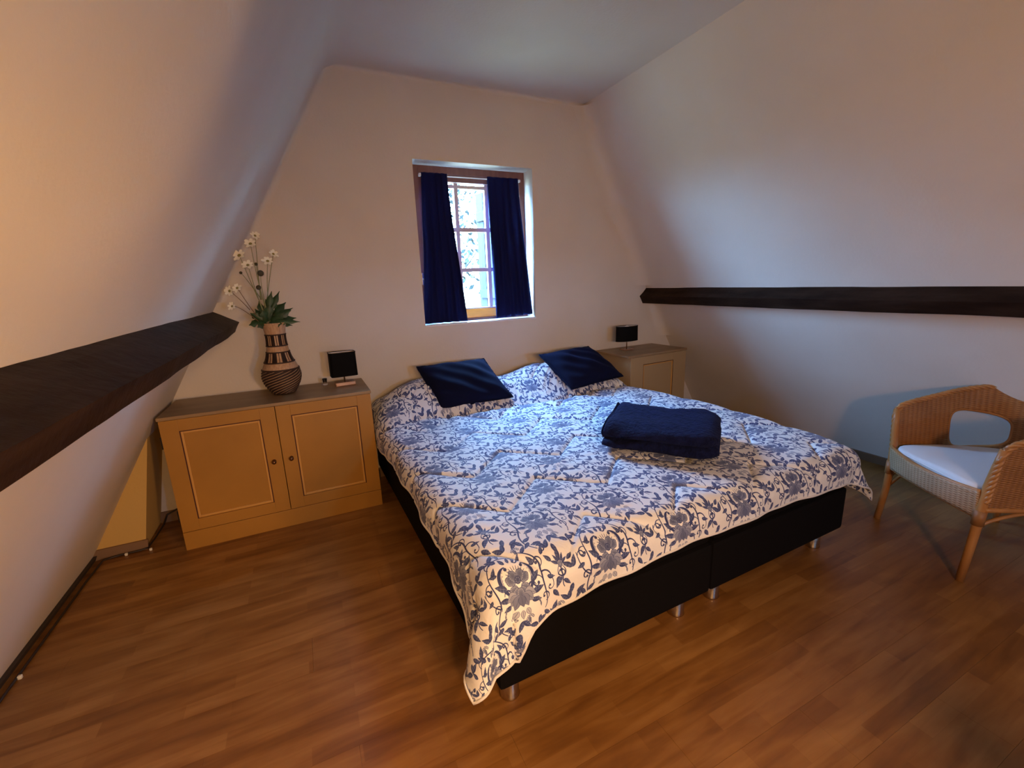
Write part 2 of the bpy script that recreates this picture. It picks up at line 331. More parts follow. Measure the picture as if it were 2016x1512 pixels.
        # leaf sprays filling the ground between the flowers
        for (x, y, a) in ((.0, -.128, -2.2), (.0, -.128, -1.0), (-.150, -.10, -2.4), (-.150, -.10, -1.2), (-.055, .102, 2.2), (-.075, .125, .9), (.160, .090, .8), (.160, .090, 2.0), (.148, -.06, -1.1), (-.15, .10, 2.6),
                          (-.185, .00, 2.4), (-.185, .00, .9), (.185, -.02, -2.2), (.065, -.165, .2), (-.055, -.155, 2.9), (.0, .150, 1.2), (.0, .150, 2.3), (.04, .17, .3), (-.12, -.12, .3), (-.02, -.175, -1.6), (.19, .04, 1.2), (-.19, -.06, -2.0)):
            leaf(*P(x, y), a, .046, .023, tone=.08, bend=.15)
        for (x, y) in ((-.035, .118), (.175, .135), (-.17, -.165), (.03, -.15)):
            stroke([P(x, y), P(x+.002, y+.022)], [.0014, .0010], .2, .4)
            for k in range(5):
                a = .2+k*.68
                disc(*P(x+.014*math.cos(a), y+.020+.012*math.sin(a)), .0052, .35, .8); disc(*P(x+.014*math.cos(a), y+.020+.012*math.sin(a)), .0032, .85, .8)
            leaf(*P(x-.004, y+.004), 1.57, .026, .014, .2, .5)
    def sprig(cx, cy):
        for k in range(5): a = PI/2+(k-2)*.55; leaf(cx+.010*math.cos(a), cy+.010*math.sin(a), a, .034, .013, tone=.12, vein=False)
        blob(cx, cy, .013, .011, 0, .22, .1); disc(cx, cy, .005, .6, .6)
        spiral(cx-.012, cy-.006, 3.9, .024, 1.35, .0026, 1); spiral(cx+.012, cy-.006, -.7, .024, 1.35, .0026, -1)
        stroke(bez((cx, cy-.01), (cx+.01, cy-.04), (cx-.01, cy-.06), (cx+.005, cy-.085)), np.linspace(.003, .0014, 18), .08)
        leaf(cx-.002, cy-.045, -2.5, .040, .019, tone=.08, bend=.2); leaf(cx+.002, cy-.055, -.5, .040, .019, tone=.08, bend=-.2); leaf(cx-.035, cy+.02, 2.3, .036, .018, tone=.08); leaf(cx+.040, cy+.01, .6, .036, .018, tone=.08)
    sprig(TW*.25-.020, TH*.75+.022); sprig(TW*.75-.020, TH*.25+.022)
    motif(TW*.25, TH*.25); motif(TW*.75, TH*.75)
    # watercolour mottling
    cloth = np.array([0.74, 0.735, 0.74]); navy = np.array([0.010, 0.019, 0.10]); grey = np.array([0.045, 0.058, 0.13])
    ink = navy[None, None]*(1-hue[..., None])+grey[None, None]*hue[..., None]
    t = np.clip(g, 0, 1)[..., None]
    rgb = cloth**t*ink**(1-t)
    out = np.ones((H_, W_, 4), np.float32); lin = np.clip(rgb, 0, 1)
    out[..., :3] = np.where(lin <= 0.0031308, lin*12.92, 1.055*lin**(1/2.4)-0.055)
    im = bpy.data.images.new('floral_print', W_, H_); im.pixels.foreach_set(out.ravel()); im.pack(); im.update()
    return im
def duvet_mat():
    m, nt, b = new_mat('blue_floral_cotton'); L = nt.links.new; N = nt.nodes.new
    uv = N('ShaderNodeUVMap'); im = N('ShaderNodeTexImage'); im.image = floral_tile(); im.interpolation = 'Linear'
    L(uv.outputs[0], im.inputs['Vector']); L(im.outputs['Color'], b.inputs['Base Color'])
    b.inputs['Roughness'].default_value = 0.7
    tc = N('ShaderNodeTexCoord')
    n = N('ShaderNodeTexNoise'); n.inputs['Scale'].default_value = 14; n.inputs['Detail'].default_value = 4; n.inputs['Distortion'].default_value = 0.7
    L(tc.outputs['Object'], n.inputs['Vector'])
    bp = N('ShaderNodeBump'); bp.inputs['Strength'].default_value = 0.35; bp.inputs['Distance'].default_value = 0.02
    L(n.outputs['Fac'], bp.inputs['Height']); L(bp.outputs[0], b.inputs['Normal'])
    b.inputs['Sheen Weight'].default_value = 0.1
    return m
M['duvet'] = duvet_mat()

# ------------------------------------------------------------------ object helpers
WM = {}
def link(o, parent=None):
    COL.objects.link(o)
    if parent is not None: o.parent = parent
    return o
def thing(name, label, cat, loc=(0, 0, 0), rz=0.0, group=None):
    o = bpy.data.objects.new(name, None); link(o); o.location = loc; o.rotation_euler = (0, 0, rz)
    o.empty_display_size = 0.1
    WM[o.name] = Matrix.Translation(loc) @ Matrix.Rotation(rz, 4, 'Z')
    tag(o, label, cat, group); return o
def tag(o, label, cat, group=None):
    o['label'] = label; o['category'] = cat
    if group: o['group'] = group
    return o
def wm_of(parent):
    m = Matrix.Identity(4)
    while parent is not None:
        m = WM.get(parent.name, Matrix.Identity(4)) @ m; parent = parent.parent
    return m
def obj(name, bm, mat, parent=None, smooth=False, local=False, label=None, mats=None):
    """one mesh object; bm is in world coordinates unless local=True (then in the coordinates of its top-level thing)"""
    if parent is not None and not local:
        bm.transform(wm_of(parent).inverted())
    me = bpy.data.meshes.new(name); bm.normal_update(); bm.to_mesh(me); bm.free()
    for mm in (mats or [mat]): me.materials.append(mm)
    if smooth:
        me.polygons.foreach_set('use_smooth', [True]*len(me.polygons))
    o = bpy.data.objects.new(name, me); link(o, parent)
    if label: o['label'] = label
    return o
def struct(name, bm, mat, smooth=False):
    o = obj(name, bm, mat, None, smooth); o['kind'] = 'structure'; return o
def box(bm, x0, x1, y0, y1, z0, z1, bev=0.0, mtx=None):
    vs = [bm.verts.new((x, y, z)) for x in (x0, x1) for y in (y0, y1) for z in (z0, z1)]
    fs = [(0, 1, 3, 2), (4, 6, 7, 5), (0, 4, 5, 1), (2, 3, 7, 6), (0, 2, 6, 4), (1, 5, 7, 3)]
    faces = [bm.faces.new([vs[i] for i in f]) for f in fs]
    if mtx is not None: bmesh.ops.transform(bm, matrix=mtx, verts=vs)
    if bev > 0:
        es = list({e for f in faces for e in f.edges})
        bmesh.ops.bevel(bm, geom=es, offset=bev, segments=2, profile=0.6, affect='EDGES')
    return bm
def bx(*a, **k): return box(bmesh.new(), *a, **k)
def prism(bm, poly, axis, a0, a1):
    """extrude 2D poly along axis ('x' -> poly in (y,z), 'y' -> (x,z), 'z' -> (x,y))"""
    def P(p, a):
        return {'x': (a, p[0], p[1]), 'y': (p[0], a, p[1]), 'z': (p[0], p[1], a)}[axis]
    v0 = [bm.verts.new(P(p, a0)) for p in poly]; v1 = [bm.verts.new(P(p, a1)) for p in poly]
    n = len(poly)
    bm.faces.new(v0[::-1]); bm.faces.new(v1)
    for i in range(n): bm.faces.new((v0[i], v0[(i+1) % n], v1[(i+1) % n], v1[i]))
    bmesh.ops.recalc_face_normals(bm, faces=bm.faces[:])
    return bm
def tube(bm, pts, rad, seg=10, closed=False, cap=True):
    pts = [Vector(p) for p in pts]; n = len(pts)
    rads = rad if hasattr(rad, '__len__') else [rad]*n
    rings = []; up = None
    for i, p in enumerate(pts):
        if closed: t = pts[(i+1) % n]-pts[i-1]
        else: t = pts[min(i+1, n-1)]-pts[max(i-1, 0)]
        t.normalize()
        if up is None:
            up = t.orthogonal().normalized()
        up = (up-t*up.dot(t)); up.normalize(); side = t.cross(up)
        rings.append([bm.verts.new(p+(up*math.cos(2*PI*k/seg)+side*math.sin(2*PI*k/seg))*rads[i]) for k in range(seg)])
    for i in range(n if closed else n-1):
        a, b = rings[i], rings[(i+1) % n]
        for k in range(seg): bm.faces.new((a[k], a[(k+1) % seg], b[(k+1) % seg], b[k]))
    if cap and not closed:
        bm.faces.new(rings[0][::-1]); bm.faces.new(rings[-1])
    return bm
def lathe(bm, prof, cx, cy, seg=32, sx=1.0, sy=1.0, rot=0.0):
    rings = []
    for r, z in prof:
        rings.append([bm.verts.new((cx+r*sx*math.cos(2*PI*k/seg)*math.cos(rot)-r*sy*math.sin(2*PI*k/seg)*math.sin(rot), cy+r*sx*math.cos(2*PI*k/seg)*math.sin(rot)+r*sy*math.sin(2*PI*k/seg)*math.cos(rot), z)) for k in range(seg)])
    for a, b in zip(rings, rings[1:]):
        for k in range(seg): bm.faces.new((a[k], a[(k+1) % seg], b[(k+1) % seg], b[k]))
    bm.faces.new(rings[0][::-1]); bm.faces.new(rings[-1])
    return bm
def smoothstep(a, b, x):
    t = np.clip((x-a)/(b-a), 0, 1); return t*t*(3-2*t)
def grid_mesh(name, P, mat, parent=None, UV=None, smooth=True, close_u=False, solid=0.0):
    nu, nv = P.shape[:2]
    verts = P.reshape(-1, 3)
    if parent is not None:
        inv = np.array(wm_of(parent).inverted()); verts = verts @ inv[:3, :3].T+inv[:3, 3]
    idx = np.arange(nu*nv).reshape(nu, nv)
    faces = np.stack([idx[:-1, :-1], idx[1:, :-1], idx[1:, 1:], idx[:-1, 1:]], -1).reshape(-1, 4)
    me = bpy.data.meshes.new(name); me.from_pydata(verts.tolist(), [], faces.tolist()); me.update()
    if UV is not None:
        ul = me.uv_layers.new(name='UVMap'); li = np.empty(len(me.loops), np.int32); me.loops.foreach_get('vertex_index', li)
        ul.data.foreach_set('uv', UV.reshape(-1, 2)[li].astype(np.float32).ravel())
    me.materials.append(mat)
    if smooth: me.polygons.foreach_set('use_smooth', [True]*len(me.polygons))
    o = bpy.data.objects.new(name, me); link(o, parent)
    if solid:
        s = o.modifiers.new('thickness', 'SOLIDIFY'); s.thickness = solid; s.offset = -1
    return o

# ================================================================== ROOM
YB = 3.48; YF = -2.6; ZC = 2.947
def xl(z): return -0.516-0.561*(1.382-z)           # left roof slope
XR = lambda z: 3.149-(z-1.392)*0.478 if z >= 1.392 else 3.149+(1.392-z)*0.5755
bm = bmesh.new(); box(bm, -1.5, 4.3, YF-.1, YB+.1, -0.12, -0.02); fl = struct('floor', bm, M['floor'])
# laminate boards, one by one
k = 0; y = YF
board_meshes = {}
while y < YB-0.01:
    off = (k*0.47) % 1.28; x = -1.32-off
    while x < 3.98:
        a, b_ = max(x, -1.32), min(x+1.28, 3.98)
        if b_-a > 0.02:
            key = round(b_-a, 3)
            if key not in board_meshes:
                bmm = bmesh.new(); box(bmm, 0.0003, key-0.0003, 0.0003, 0.1947, -0.02, 0.0)
                me = bpy.data.meshes.new('floor_board'); bmm.to_mesh(me); bmm.free(); me.materials.append(M['floor']); board_meshes[key] = me
            o = bpy.data.objects.new('floor_board', board_meshes[key]); link(o, fl); o.location = (a, y, 0)
        x += 1.28
    y += 0.195; k += 1
# slopes and ceiling
T = 0.12
bm = bmesh.new(); prism(bm, [(xl(ZC), ZC), (xl(-0.05), -0.05), (xl(-0.05)-T, -0.05), (xl(ZC)-T, ZC)], 'y', YF, YB+0.02); struct('wall_left', bm, M['plaster'])
bm = bmesh.new(); prism(bm, [(XR(ZC), ZC), (XR(1.392), 1.392), (XR(-0.05), -0.05), (XR(-0.05)+T, -0.05), (XR(1.392)+T, 1.392), (XR(ZC)+T, ZC)], 'y', YF, YB+0.02); struct('wall_right', bm, M['plaster'])
bm = bmesh.new(); box(bm, xl(ZC)-T, XR(ZC)+T, YF, YB+0.02, ZC, ZC+0.12); struct('ceiling', bm, M['plaster'])
def wall_with_hole(bm, x0, x1, z0, z1, hx0, hx1, hz0, hz1, y0, y1):
    def ring(y):
        o = [bm.verts.new(p) for p in ((x0, y, z0), (x1, y, z0), (x1, y, z1), (x0, y, z1))]
        h = [bm.verts.new(p) for p in ((hx0, y, hz0), (hx1, y, hz0), (hx1, y, hz1), (hx0, y, hz1))]
        return o, h
    (o0, h0), (o1, h1) = ring(y0), ring(y1)
    for i in range(4):
        j = (i+1) % 4
        bm.faces.new((o0[i], o0[j], h0[j], h0[i])); bm.faces.new((o1[i], h1[i], h1[j], o1[j]))
        bm.faces.new((o0[i], o1[i], o1[j], o0[j])); bm.faces.new((h0[i], h0[j], h1[j], h1[i]))
    bmesh.ops.recalc_face_normals(bm, faces=bm.faces[:])
WX0, WX1, WZ0, WZ1 = 0.887, 1.887, 1.185, 2.41
bm = bmesh.new(); wall_with_hole(bm, -1.55, 4.3, -0.05, 3.1, WX0, WX1, WZ0, WZ1, YB, 3.80); struct('wall_back', bm, M['plaster'])
bm = bmesh.new(); wall_with_hole(bm, -1.55, 4.3, -0.05, 3.1, 1.15, 1.40, 1.45, 1.76, YF-0.2, YF); struct('wall_front', bm, M['plaster'])  # hole for the added rear window
# soft plaster coves where the planes meet
def cove(name, p0, p1, d1, d2, r, n=8):
    p0, p1, d1, d2 = map(Vector, (p0, p1, d1, d2)); d1.normalize(); d2.normalize()
    P = np.zeros((2, n+1, 3)); 
    for i, p in enumerate((p0, p1)):
        for j in range(n+1):
            t = j/n; P[i, j] = p+d1*(r*(1-t)**2)+d2*(r*t*t)
    o = grid_mesh(name, P, M['plaster'], None); o['kind'] = 'structure'; return o
sl = Vector((0.561, 0, 1)); sr = Vector((-0.478, 0, 1)); srl = Vector((0.5755, 0, -1))
cove('trim_1', (xl(1.44), YB, 1.44), (xl(ZC-.02), YB, ZC-.02), (0, -1, 0), (1, 0, 0), 0.05)
cove('trim_2', (XR(1.42), YB, 1.42), (XR(ZC-.02), YB, ZC-.02), (0, -1, 0), (-1, 0, 0), 0.13)
cove('trim_3', (XR(1.24), YB, 1.24), (XR(0.9), YB, 0.9), (0, -1, 0), (-1, 0, 0), 0.10)
cove('trim_4', (xl(ZC), YF, ZC), (xl(ZC), YB, ZC), (1, 0, 0), (-.561, 0, -1), 0.09)
cove('trim_5', (xl(ZC)+.02, YB, ZC), (XR(ZC)-.02, YB, ZC), (0, -1, 0), (0, 0, -1), 0.03)
# stub wall in the left corner with its skirting
def stub():
    bm = bmesh.new()
    y0, y1 = 3.14, YB
    A = [(xl(0)-.03, 0), (-1.036, 0), (-0.905, 0.69), (xl(0.69)-.03, 0.69)]
    prism(bm, A, 'y', y0, y1)
    return bm
struct('wall_stub_left', stub(), M['plaster_yellow'])
bm = bmesh.new(); prism(bm, [(xl(0)-.02, 0), (-1.022, 0), (-1.012, 0.062), (xl(.062)-.02, 0.062)], 'y', 3.128, 3.140); struct('baseboard_corner', bm, M['skirting'])
bm = bmesh.new(); box(bm, -1.03, 2.5, YB-0.014, YB, 0, 0.075); struct('baseboard_back', bm, M['skirting'])
bm = bmesh.new(); prism(bm, [(xl(0), 0), (xl(0)+0.022, 0), (xl(.03)+.018, 0.03), (xl(.03), 0.03)], 'y', YF, 3.13); struct('joint_shadow_strip', bm, M['joint_shadow'])  # thin dark strip standing in for shadow along the slope-floor joint
bm = bmesh.new(); prism(bm, [(XR(0)-0.016, 0), (XR(0), 0), (XR(0.08), 0.08), (XR(.08)-0.016, 0.08)], 'y', YF, YB); struct('baseboard_right', bm, M['skirting'])

# roof beams (purlins) – hand-hewn, slightly uneven
def beam(name, prof, label):
    n = 60; ys = np.linspace(YF, YB, n); m = len(prof)
    # subdivide the section
    sec = []
    for i in range(m):
        a, b = np.array(prof[i]), np.array(prof[(i+1) % m])
        for t in np.linspace(0, 1, 5)[:-1]: sec.append(a*(1-t)+b*t)
    sec = np.array(sec); P = np.zeros((n, len(sec)+1, 3))
    cen = sec.mean(0)
    for i, yy in enumerate(ys):
        for j in range(len(sec)+1):
            p = sec[j % len(sec)]
            nz = noise.noise(Vector((yy*2.2, p[0]*9, p[1]*9)))*0.006+noise.noise(Vector((yy*9, p[0]*20, p[1]*20)))*0.002
            d = (p-cen)/np.linalg.norm(p-cen)
            q = p+d*nz; P[i, j] = (q[0], yy, q[1])
    o = grid_mesh(name, P, M['beam'], None, smooth=False); tag(o, label, 'beam'); return o
beam('roof_beam', [(-.516, 1.382), (-.378, 1.306), (-.409, 1.24), (-.62, 1.355-.06), (-.60, 1.40)], 'dark brown hewn timber beam running along the left sloping wall')
beam('roof_beam', [(3.149, 1.392), (3.067, 1.316), (3.109, 1.244), (3.30, 1.26), (3.25, 1.40)], 'dark brown timber beam running along the right sloping wall above the armchair')

# ================================================================== WINDOW
wt = bpy.data.objects.new('window_1', None); link(wt); wt['kind'] = 'structure'; wt.location = (1.41, 3.67, 1.8); WM[wt.name] = Matrix.Translation(wt.location)
FX0, FX1, FZ0, FZ1 = 0.905, 1.90, 1.19, 2.415
def frame_bm(x0, x1, z0, z1, w_, y0, y1, wb=None, bev=0.004):
    bm = bmesh.new(); wb = w_ if wb is None else wb
    box(bm, x0, x0+w_, y0, y1, z0, z1, bev); box(bm, x1-w_, x1, y0, y1, z0, z1, bev)
    box(bm, x0+w_, x1-w_, y0+.001, y1-.001, z1-w_, z1, bev); box(bm, x0+w_, x1-w_, y0+.001, y1-.001, z0, z0+wb, bev)
    return bm
obj('window_frame', frame_bm(FX0, FX1, FZ0, FZ1, 0.06, 3.635, 3.74, 0.02), M['brown_frame'], wt)
obj('sash', frame_bm(FX0+.05, FX1-.05, FZ0+.02, FZ1-.055, 0.055, 3.655, 3.70, 0.03), M['brown_frame'], wt)
obj('bottom_rail', bx(FX0+.10, FX1-.10, 3.645, 3.70, 1.20, 1.285, bev=.004), M['oak'], wt, label='orange varnished bottom rail of the window')
obj('drip_rail', bx(FX0+.105, FX1-.105, 3.65, 3.695, 1.285, 1.296), M['white_paint'], wt)
gx = [1.005, 1.271, 1.538, 1.805]; gz = [1.29, 1.614, 1.94, 2.268]
for x in gx[1:-1]: obj('glazing_bar', bx(x-.0165, x+.0165, 3.655, 3.69, 1.29, 2.30, bev=.002), M['muntin'], wt)
for x in (gx[0], gx[-1]): obj('glazing_bar', bx(x-.008, x+.008, 3.656, 3.689, 1.29, 2.30), M['muntin'], wt)
for z in gz[1:3]: obj('glazing_bar', bx(1.0, 1.81, 3.657, 3.688, z-.0165, z+.0165, bev=.002), M['muntin'], wt)
obj('glazing_bar', bx(1.0, 1.81, 3.657, 3.688, 2.26, 2.285), M['muntin'], wt)
for i in range(3):
    for j in range(3):
        obj('pane', bx(gx[i], gx[i+1], 3.671, 3.674, gz[j], gz[j+1]), M['glass'], wt)
obj('window_sill', bx(WX0-.002, WX1+.002, 3.47, 3.64, 1.176, 1.19, bev=.003), M['white_paint'], wt)
# latch
bm = bmesh.new(); box(bm, .925, .94, 3.615, 3.637, 1.50, 1.60, .002); tube(bm, [(.932, 3.61, 1.55), (.945, 3.595, 1.545), (.965, 3.593, 1.53), (.972, 3.593, 1.515)], .005)
obj('window_catch', bm, M['steel'], wt)
# open outside shutter
a = Vector((1.86, 3.83, 0)); b = Vector((1.755, 4.42, 0)); d = (b-a); L_ = d.length; ang = math.atan2(d.y, d.x)
mt = Matrix.Translation(a) @ Matrix.Rotation(ang, 4, 'Z')
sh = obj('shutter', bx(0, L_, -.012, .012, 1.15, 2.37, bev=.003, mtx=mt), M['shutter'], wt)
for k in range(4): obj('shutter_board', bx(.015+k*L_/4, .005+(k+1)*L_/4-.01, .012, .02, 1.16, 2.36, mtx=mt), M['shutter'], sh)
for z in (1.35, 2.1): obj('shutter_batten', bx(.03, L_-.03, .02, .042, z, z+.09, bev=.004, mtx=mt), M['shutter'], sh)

# added rear window, unseen behind the camera; its sky light fills the room
wt2 = bpy.data.objects.new('added_rear_window', None); link(wt2); wt2['kind'] = 'structure'
obj('window_frame', frame_bm(1.15, 1.40, 1.45, 1.76, 0.02, YF-.16, YF-.10), M['brown_frame'], wt2)
obj('pane', bx(1.17, 1.38, YF-.132, YF-.128, 1.47, 1.74), M['glass'], wt2)

# curtains
rod = thing('curtain_rod', 'thin white curtain wire stretched across the top of the window frame', 'curtain rod', (1.4, 3.612, 2.335))
obj('wire', tube(bmesh.new(), [(.975, 3.612, 2.335), (1.825, 3.612, 2.335)], .005, 8), M['white_paint'], rod)
for x in (.972, 1.828): obj('hook', bx(x-.009, x+.009, 3.60, 3.636, 2.325, 2.345, bev=.003), M['white_paint'], rod)
def curtain(name, label, tops, bots, seed, zb):
    nu, nv = 60, 70; P = np.zeros((nu, nv, 3)); UV = None
    for i in range(nu):
        u = i/(nu-1)
        for j in range(nv):
            v = j/(nv-1)      # 0 top
            s = v**1.25
            x0 = tops[0]*(1-s)+bots[0]*s; x1 = tops[1]*(1-s)+bots[1]*s
            x = x0+(x1-x0)*u
            z = 2.352*(1-v)+(zb[0]*(1-u)+zb[1]*u)*v
            yy = 3.600-0.075*smoothstep(0, 1, v)
            amp = 0.004+0.011*v
            yy += amp*math.sin(u*PI*2*4.5+seed+1.5*v)+0.004*math.sin(u*37+v*9+seed)*(.3+v)
            yy = min(yy, 3.618 if v < .1 else 3.632)
            P[i, j] = (x+0.004*math.sin(u*29+seed), yy, z)
    o = grid_mesh(name, P, M['curtain'], None, solid=0.0025); tag(o, label, 'curtain'); return o
curtain('curtain', 'navy curtain on the left half of the window, hem swept right over the sill', (0.977, 1.19), (.893, 1.262), 0.3, (1.196, 1.196))
curtain('curtain', 'navy curtain on the right half of the window, reaching the right reveal', (1.528, 1.812), (1.518, 1.883), 2.1, (1.20, 1.215))

# tree outside
def tree():
    t = thing('tree', 'pale green sparse tree seen outside through the window panes', 'tree', (2.72, 7.0, -4.0))
    bm = bmesh.new(); tips = []
    def branch(p, d, L_, r, lev):
        pts = [p]; dd = d.copy()
        for k in range(4):
            dd = (dd+Vector((random.uniform(-.2, .2), random.uniform(-.2, .2), random.uniform(-.1, .15)))).normalized(); pts.append(pts[-1]+dd*L_/4)
        tube(bm, pts, [r*(1-.15*k) for k in range(5)], 5, cap=False)
        if lev < 3:
            for k in range(5 if lev == 0 else 4):
                q = pts[random.randint(2, 4)]; nd = (dd+Vector((random.uniform(-1, 1), random.uniform(-1, 1), random.uniform(-.3, .7)))).normalized()
                branch(q, nd, L_*.52, r*.42, lev+1)
        else: tips.extend(pts[1:])
    branch(Vector((2.72, 7.0, -4)), Vector((0, 0, 1)), 4.6, .10, 0)
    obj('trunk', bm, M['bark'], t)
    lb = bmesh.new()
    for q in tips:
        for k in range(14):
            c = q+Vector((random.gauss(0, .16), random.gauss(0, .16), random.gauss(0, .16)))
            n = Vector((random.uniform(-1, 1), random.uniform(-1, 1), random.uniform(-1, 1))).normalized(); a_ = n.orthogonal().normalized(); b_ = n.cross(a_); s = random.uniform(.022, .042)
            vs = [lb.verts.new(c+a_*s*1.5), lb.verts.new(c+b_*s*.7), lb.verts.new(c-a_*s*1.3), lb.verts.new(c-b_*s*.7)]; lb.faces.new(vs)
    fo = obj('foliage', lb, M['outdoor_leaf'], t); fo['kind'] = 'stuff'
tree()

# ================================================================== BED
BX, BY, BR_ = 0.45, 1.155, math.radians(1.2)
BW, BL_ = 2.08, 2.26
bed = thing('bed', 'wide double bed with black fabric base on short round steel feet', 'bed', (BX, BY, 0), BR_)
HALF = BW/2
for i in range(2):
    x0 = i*HALF+0.002; x1 = (i+1)*HALF-0.002
    obj('bed_base', bx(x0, x1, 0, BL_, 0.12, 0.36, bev=.018), M['black_fabric'], bed, smooth=False, local=True)
    obj('mattress', bx(x0+.003, x1-.003, 0.004, BL_, 0.362, 0.52, bev=.035), M['black_fabric'], bed, local=True)
def foot(x, y):
    bm = bmesh.new(); lathe(bm, [(.036, 0), (.038, .004), (.036, .012), (.034, .118), (.030, .1199)], x, y, 28); return bm
for i in range(2):
    for fx in ((.075, HALF-.115) if i == 0 else (HALF+.115, BW-.11)):
        for fy in (.085, BL_-.1):
            obj('foot', foot(fx, fy), M['steel'], bed, smooth=True, local=True)
for o in [c for c in bed.children if c.name.startswith('foot')]:
    for p in o.data.polygons:
        if abs(p.normal.z) > .9: p.use_smooth = False

# duvet: cloth grid draped over the mattress
RB = 0.095; ZT = 0.585
def duvet():
    eL, eF = 0.045, 0.035
    eR = lambda Y: 0.01+0.13*math.sin(PI*min(max((Y+.15)/1.95, 0), 1))**.8
    hemL = lambda Y: float(np.interp(Y, [-.2, 0, .12, .3, .55, 1.0, 1.6, 2.0, 2.3], [.365, .365, .28, .225, .185, .165, .18, .235, .26]))
    hemF = lambda X: float(np.interp(X, [-.2, .05, .10, .2, .45, .7, 1.2, 1.7, 1.95, 2.1, 2.3], [.365, .365, .27, .232, .205, .19, .19, .20, .21, .25, .30]))
    hemR = lambda Y: float(np.interp(Y, [-.2, 0, .2, .5, 1.6, 2.3], [.33, .30, .25, .22, .2, .2]))
    NS, NX, NY = 36, 300, 330
    # index grids: i across X: skirtL NS, top NX, skirtR NS ; j along Y: skirtF NS, top NY
    nu = NS+NX+NS; nv = NS+NY
    P = np.zeros((nu, nv, 3)); UV = np.zeros((nu, nv, 2)); 
    yH = BL_-0.015
    cyF = RB-eF; cxL = RB-eL
    ys_top = np.linspace(cyF, yH, NY)
    for j in range(nv):
        for i in range(nu):
            if j < NS: q = 1-j/NS; Yn = cyF
            else: q = 0; Yn = ys_top[j-NS]
            cxR = BW-RB+eR(Yn)
            if i < NS: p = 1-i/NS; side = -1; Xn = cxL
            elif i >= NS+NX: p = (i-NS-NX+1)/NS; side = 1; Xn = cxR
            else: p = 0; side = 0; Xn = cxL+(cxR-cxL)*(i-NS)/(NX-1)
            b = q*hemF(Xn)
            if side == -1: a = p*hemL(Yn if q == 0 else 0.0-q*.1)
            elif side == 1: a = p*hemR(Yn if q == 0 else 0.0)
            else: a = 0
            s = math.hypot(a, b)
            if s < 1e-9: x, y, z = Xn, Yn, 0.0; out = 0
            else:
                dx, dy = (side*a)/s, -b/s
                if side == -1 and s > .41: s = .41+(s-.41)*.5        # rounded corner of the cloth
                if s < RB*PI/2: out = RB*math.sin(s/RB); down = RB*(1-math.cos(s/RB))
                else:
                    t = s-RB*PI/2
                    az = math.atan2(b, a) if side else PI/2
                    if side == -1:
                        fl_ = 0.02+0.30*math.sin(2*az)**2
                        az2 = az-0.24*math.sin(2*az)*min(t/.12, 1); dx, dy = -math.cos(az2), -math.sin(az2)
                    elif side == 1: fl_ = 0.03+0.42*math.sin(2*az)**2
                    else: fl_ = 0.02
                    out = RB+t*math.sin(fl_); down = RB+t*math.cos(fl_)
                x = Xn+dx*out; y = Yn+dy*out; z = -down
                # ripples of the hanging part
                if s > RB:
                    tt = min((s-RB)/.15, 1)
                    if side == 0: y -= tt*(0.010*math.sin(Xn*11+1.2)+0.006*math.sin(Xn*27))
                    elif q == 0: x += side*tt*(0.010*math.sin(Yn*12+.5)+0.006*math.sin(Yn*31))
                    else:
                        w_ = 0.016*math.sin(2*az)*math.sin(az*9)*min(t/.1 if s > RB*PI/2 else 0, 1)
                        x += w_*dy*-1; y += w_*dx
            P[i, j] = (x, y, ZT+z)
            UV[i, j] = (Xn+side*a, Yn-b)
    # height features on the top
    X, Y = P[..., 0], P[..., 1]
    def bump2(x0, hx, y0, hy, e=3.0):
        return np.exp(-(np.abs((X-x0)/hx)**e+np.abs((Y-y0)/hy)**e))
    h = np.zeros_like(X)
    pl = smoothstep(1.66, 2.02, Y)*(1-0.35*smoothstep(2.08, 2.28, Y))
    lp = np.exp(-np.abs((X-0.50)/.47)**3.2); rp = np.exp(-np.abs((X-1.60)/.50)**3.2)
    h += pl*(0.225*lp+0.225*rp+0.06*np.exp(-((X-1.05)/.3)**2))
    # fold line in front of pillows
    h += -0.022*np.exp(-((Y-1.70-.03*np.sin(X*4))/.022)**2)*(lp+rp)
    h += 0.012*np.exp(-((Y-1.63-.03*np.sin(X*4))/.05)**2)
    # sag and gentle undulation
    h += 0.006*np.sin(X*3.1+.4)*np.sin(Y*2.7+1.1)+0.004*np.sin(X*7.3+Y*4.2)
    # crown: slightly lower toward edges
    topmask = np.ones_like(h)
    C = UV
    # quilting chevrons in cloth coordinates
    per, amp = 0.50, 0.115
    ph = (C[..., 0]-0.47)/per
    tri = 1-4*np.abs(ph-np.floor(ph+.5))       # 1 at ph integer
    line = 0.02+amp*tri
    d = C[..., 1]-line; kk = np.round((d-0.03)/0.395); d1 = np.abs(d-0.03-kk*0.395)*0.74
    groove = np.exp(-(d1/0.008)**2); puff = 1-np.exp(-(d1/0.055)**1.5)
    # cross stitches joining the rows
    ph2 = np.abs((C[..., 0]-0.47+.12)/0.25-np.round((C[..., 0]-0.47+.12)/0.25))*0.25+9*((np.abs(d-0.03-kk*0.395) > .18))
    h += 0.013*puff-0.010*groove
    # wrinkles running off the stitches
    wr = np.zeros_like(h)
    for _ in range(150):
        cx, cy = rng.uniform(0, BW), rng.uniform(0.1, BL_); an = rng.uniform(-0.9, 0.9)+(PI/2 if rng.random() < .3 else 0); ln = rng.uniform(.05, .14); wd = rng.uniform(.008, .016)
        u = (C[..., 0]-cx)*math.cos(an)+(C[..., 1]-cy)*math.sin(an); v = -(C[..., 0]-cx)*math.sin(an)+(C[..., 1]-cy)*math.cos(an)+u*u*1.2
        wr += rng.uniform(.002, .0055)*np.exp(-(u/ln)**2-(v/wd)**2)*rng.choice([-1, 1])
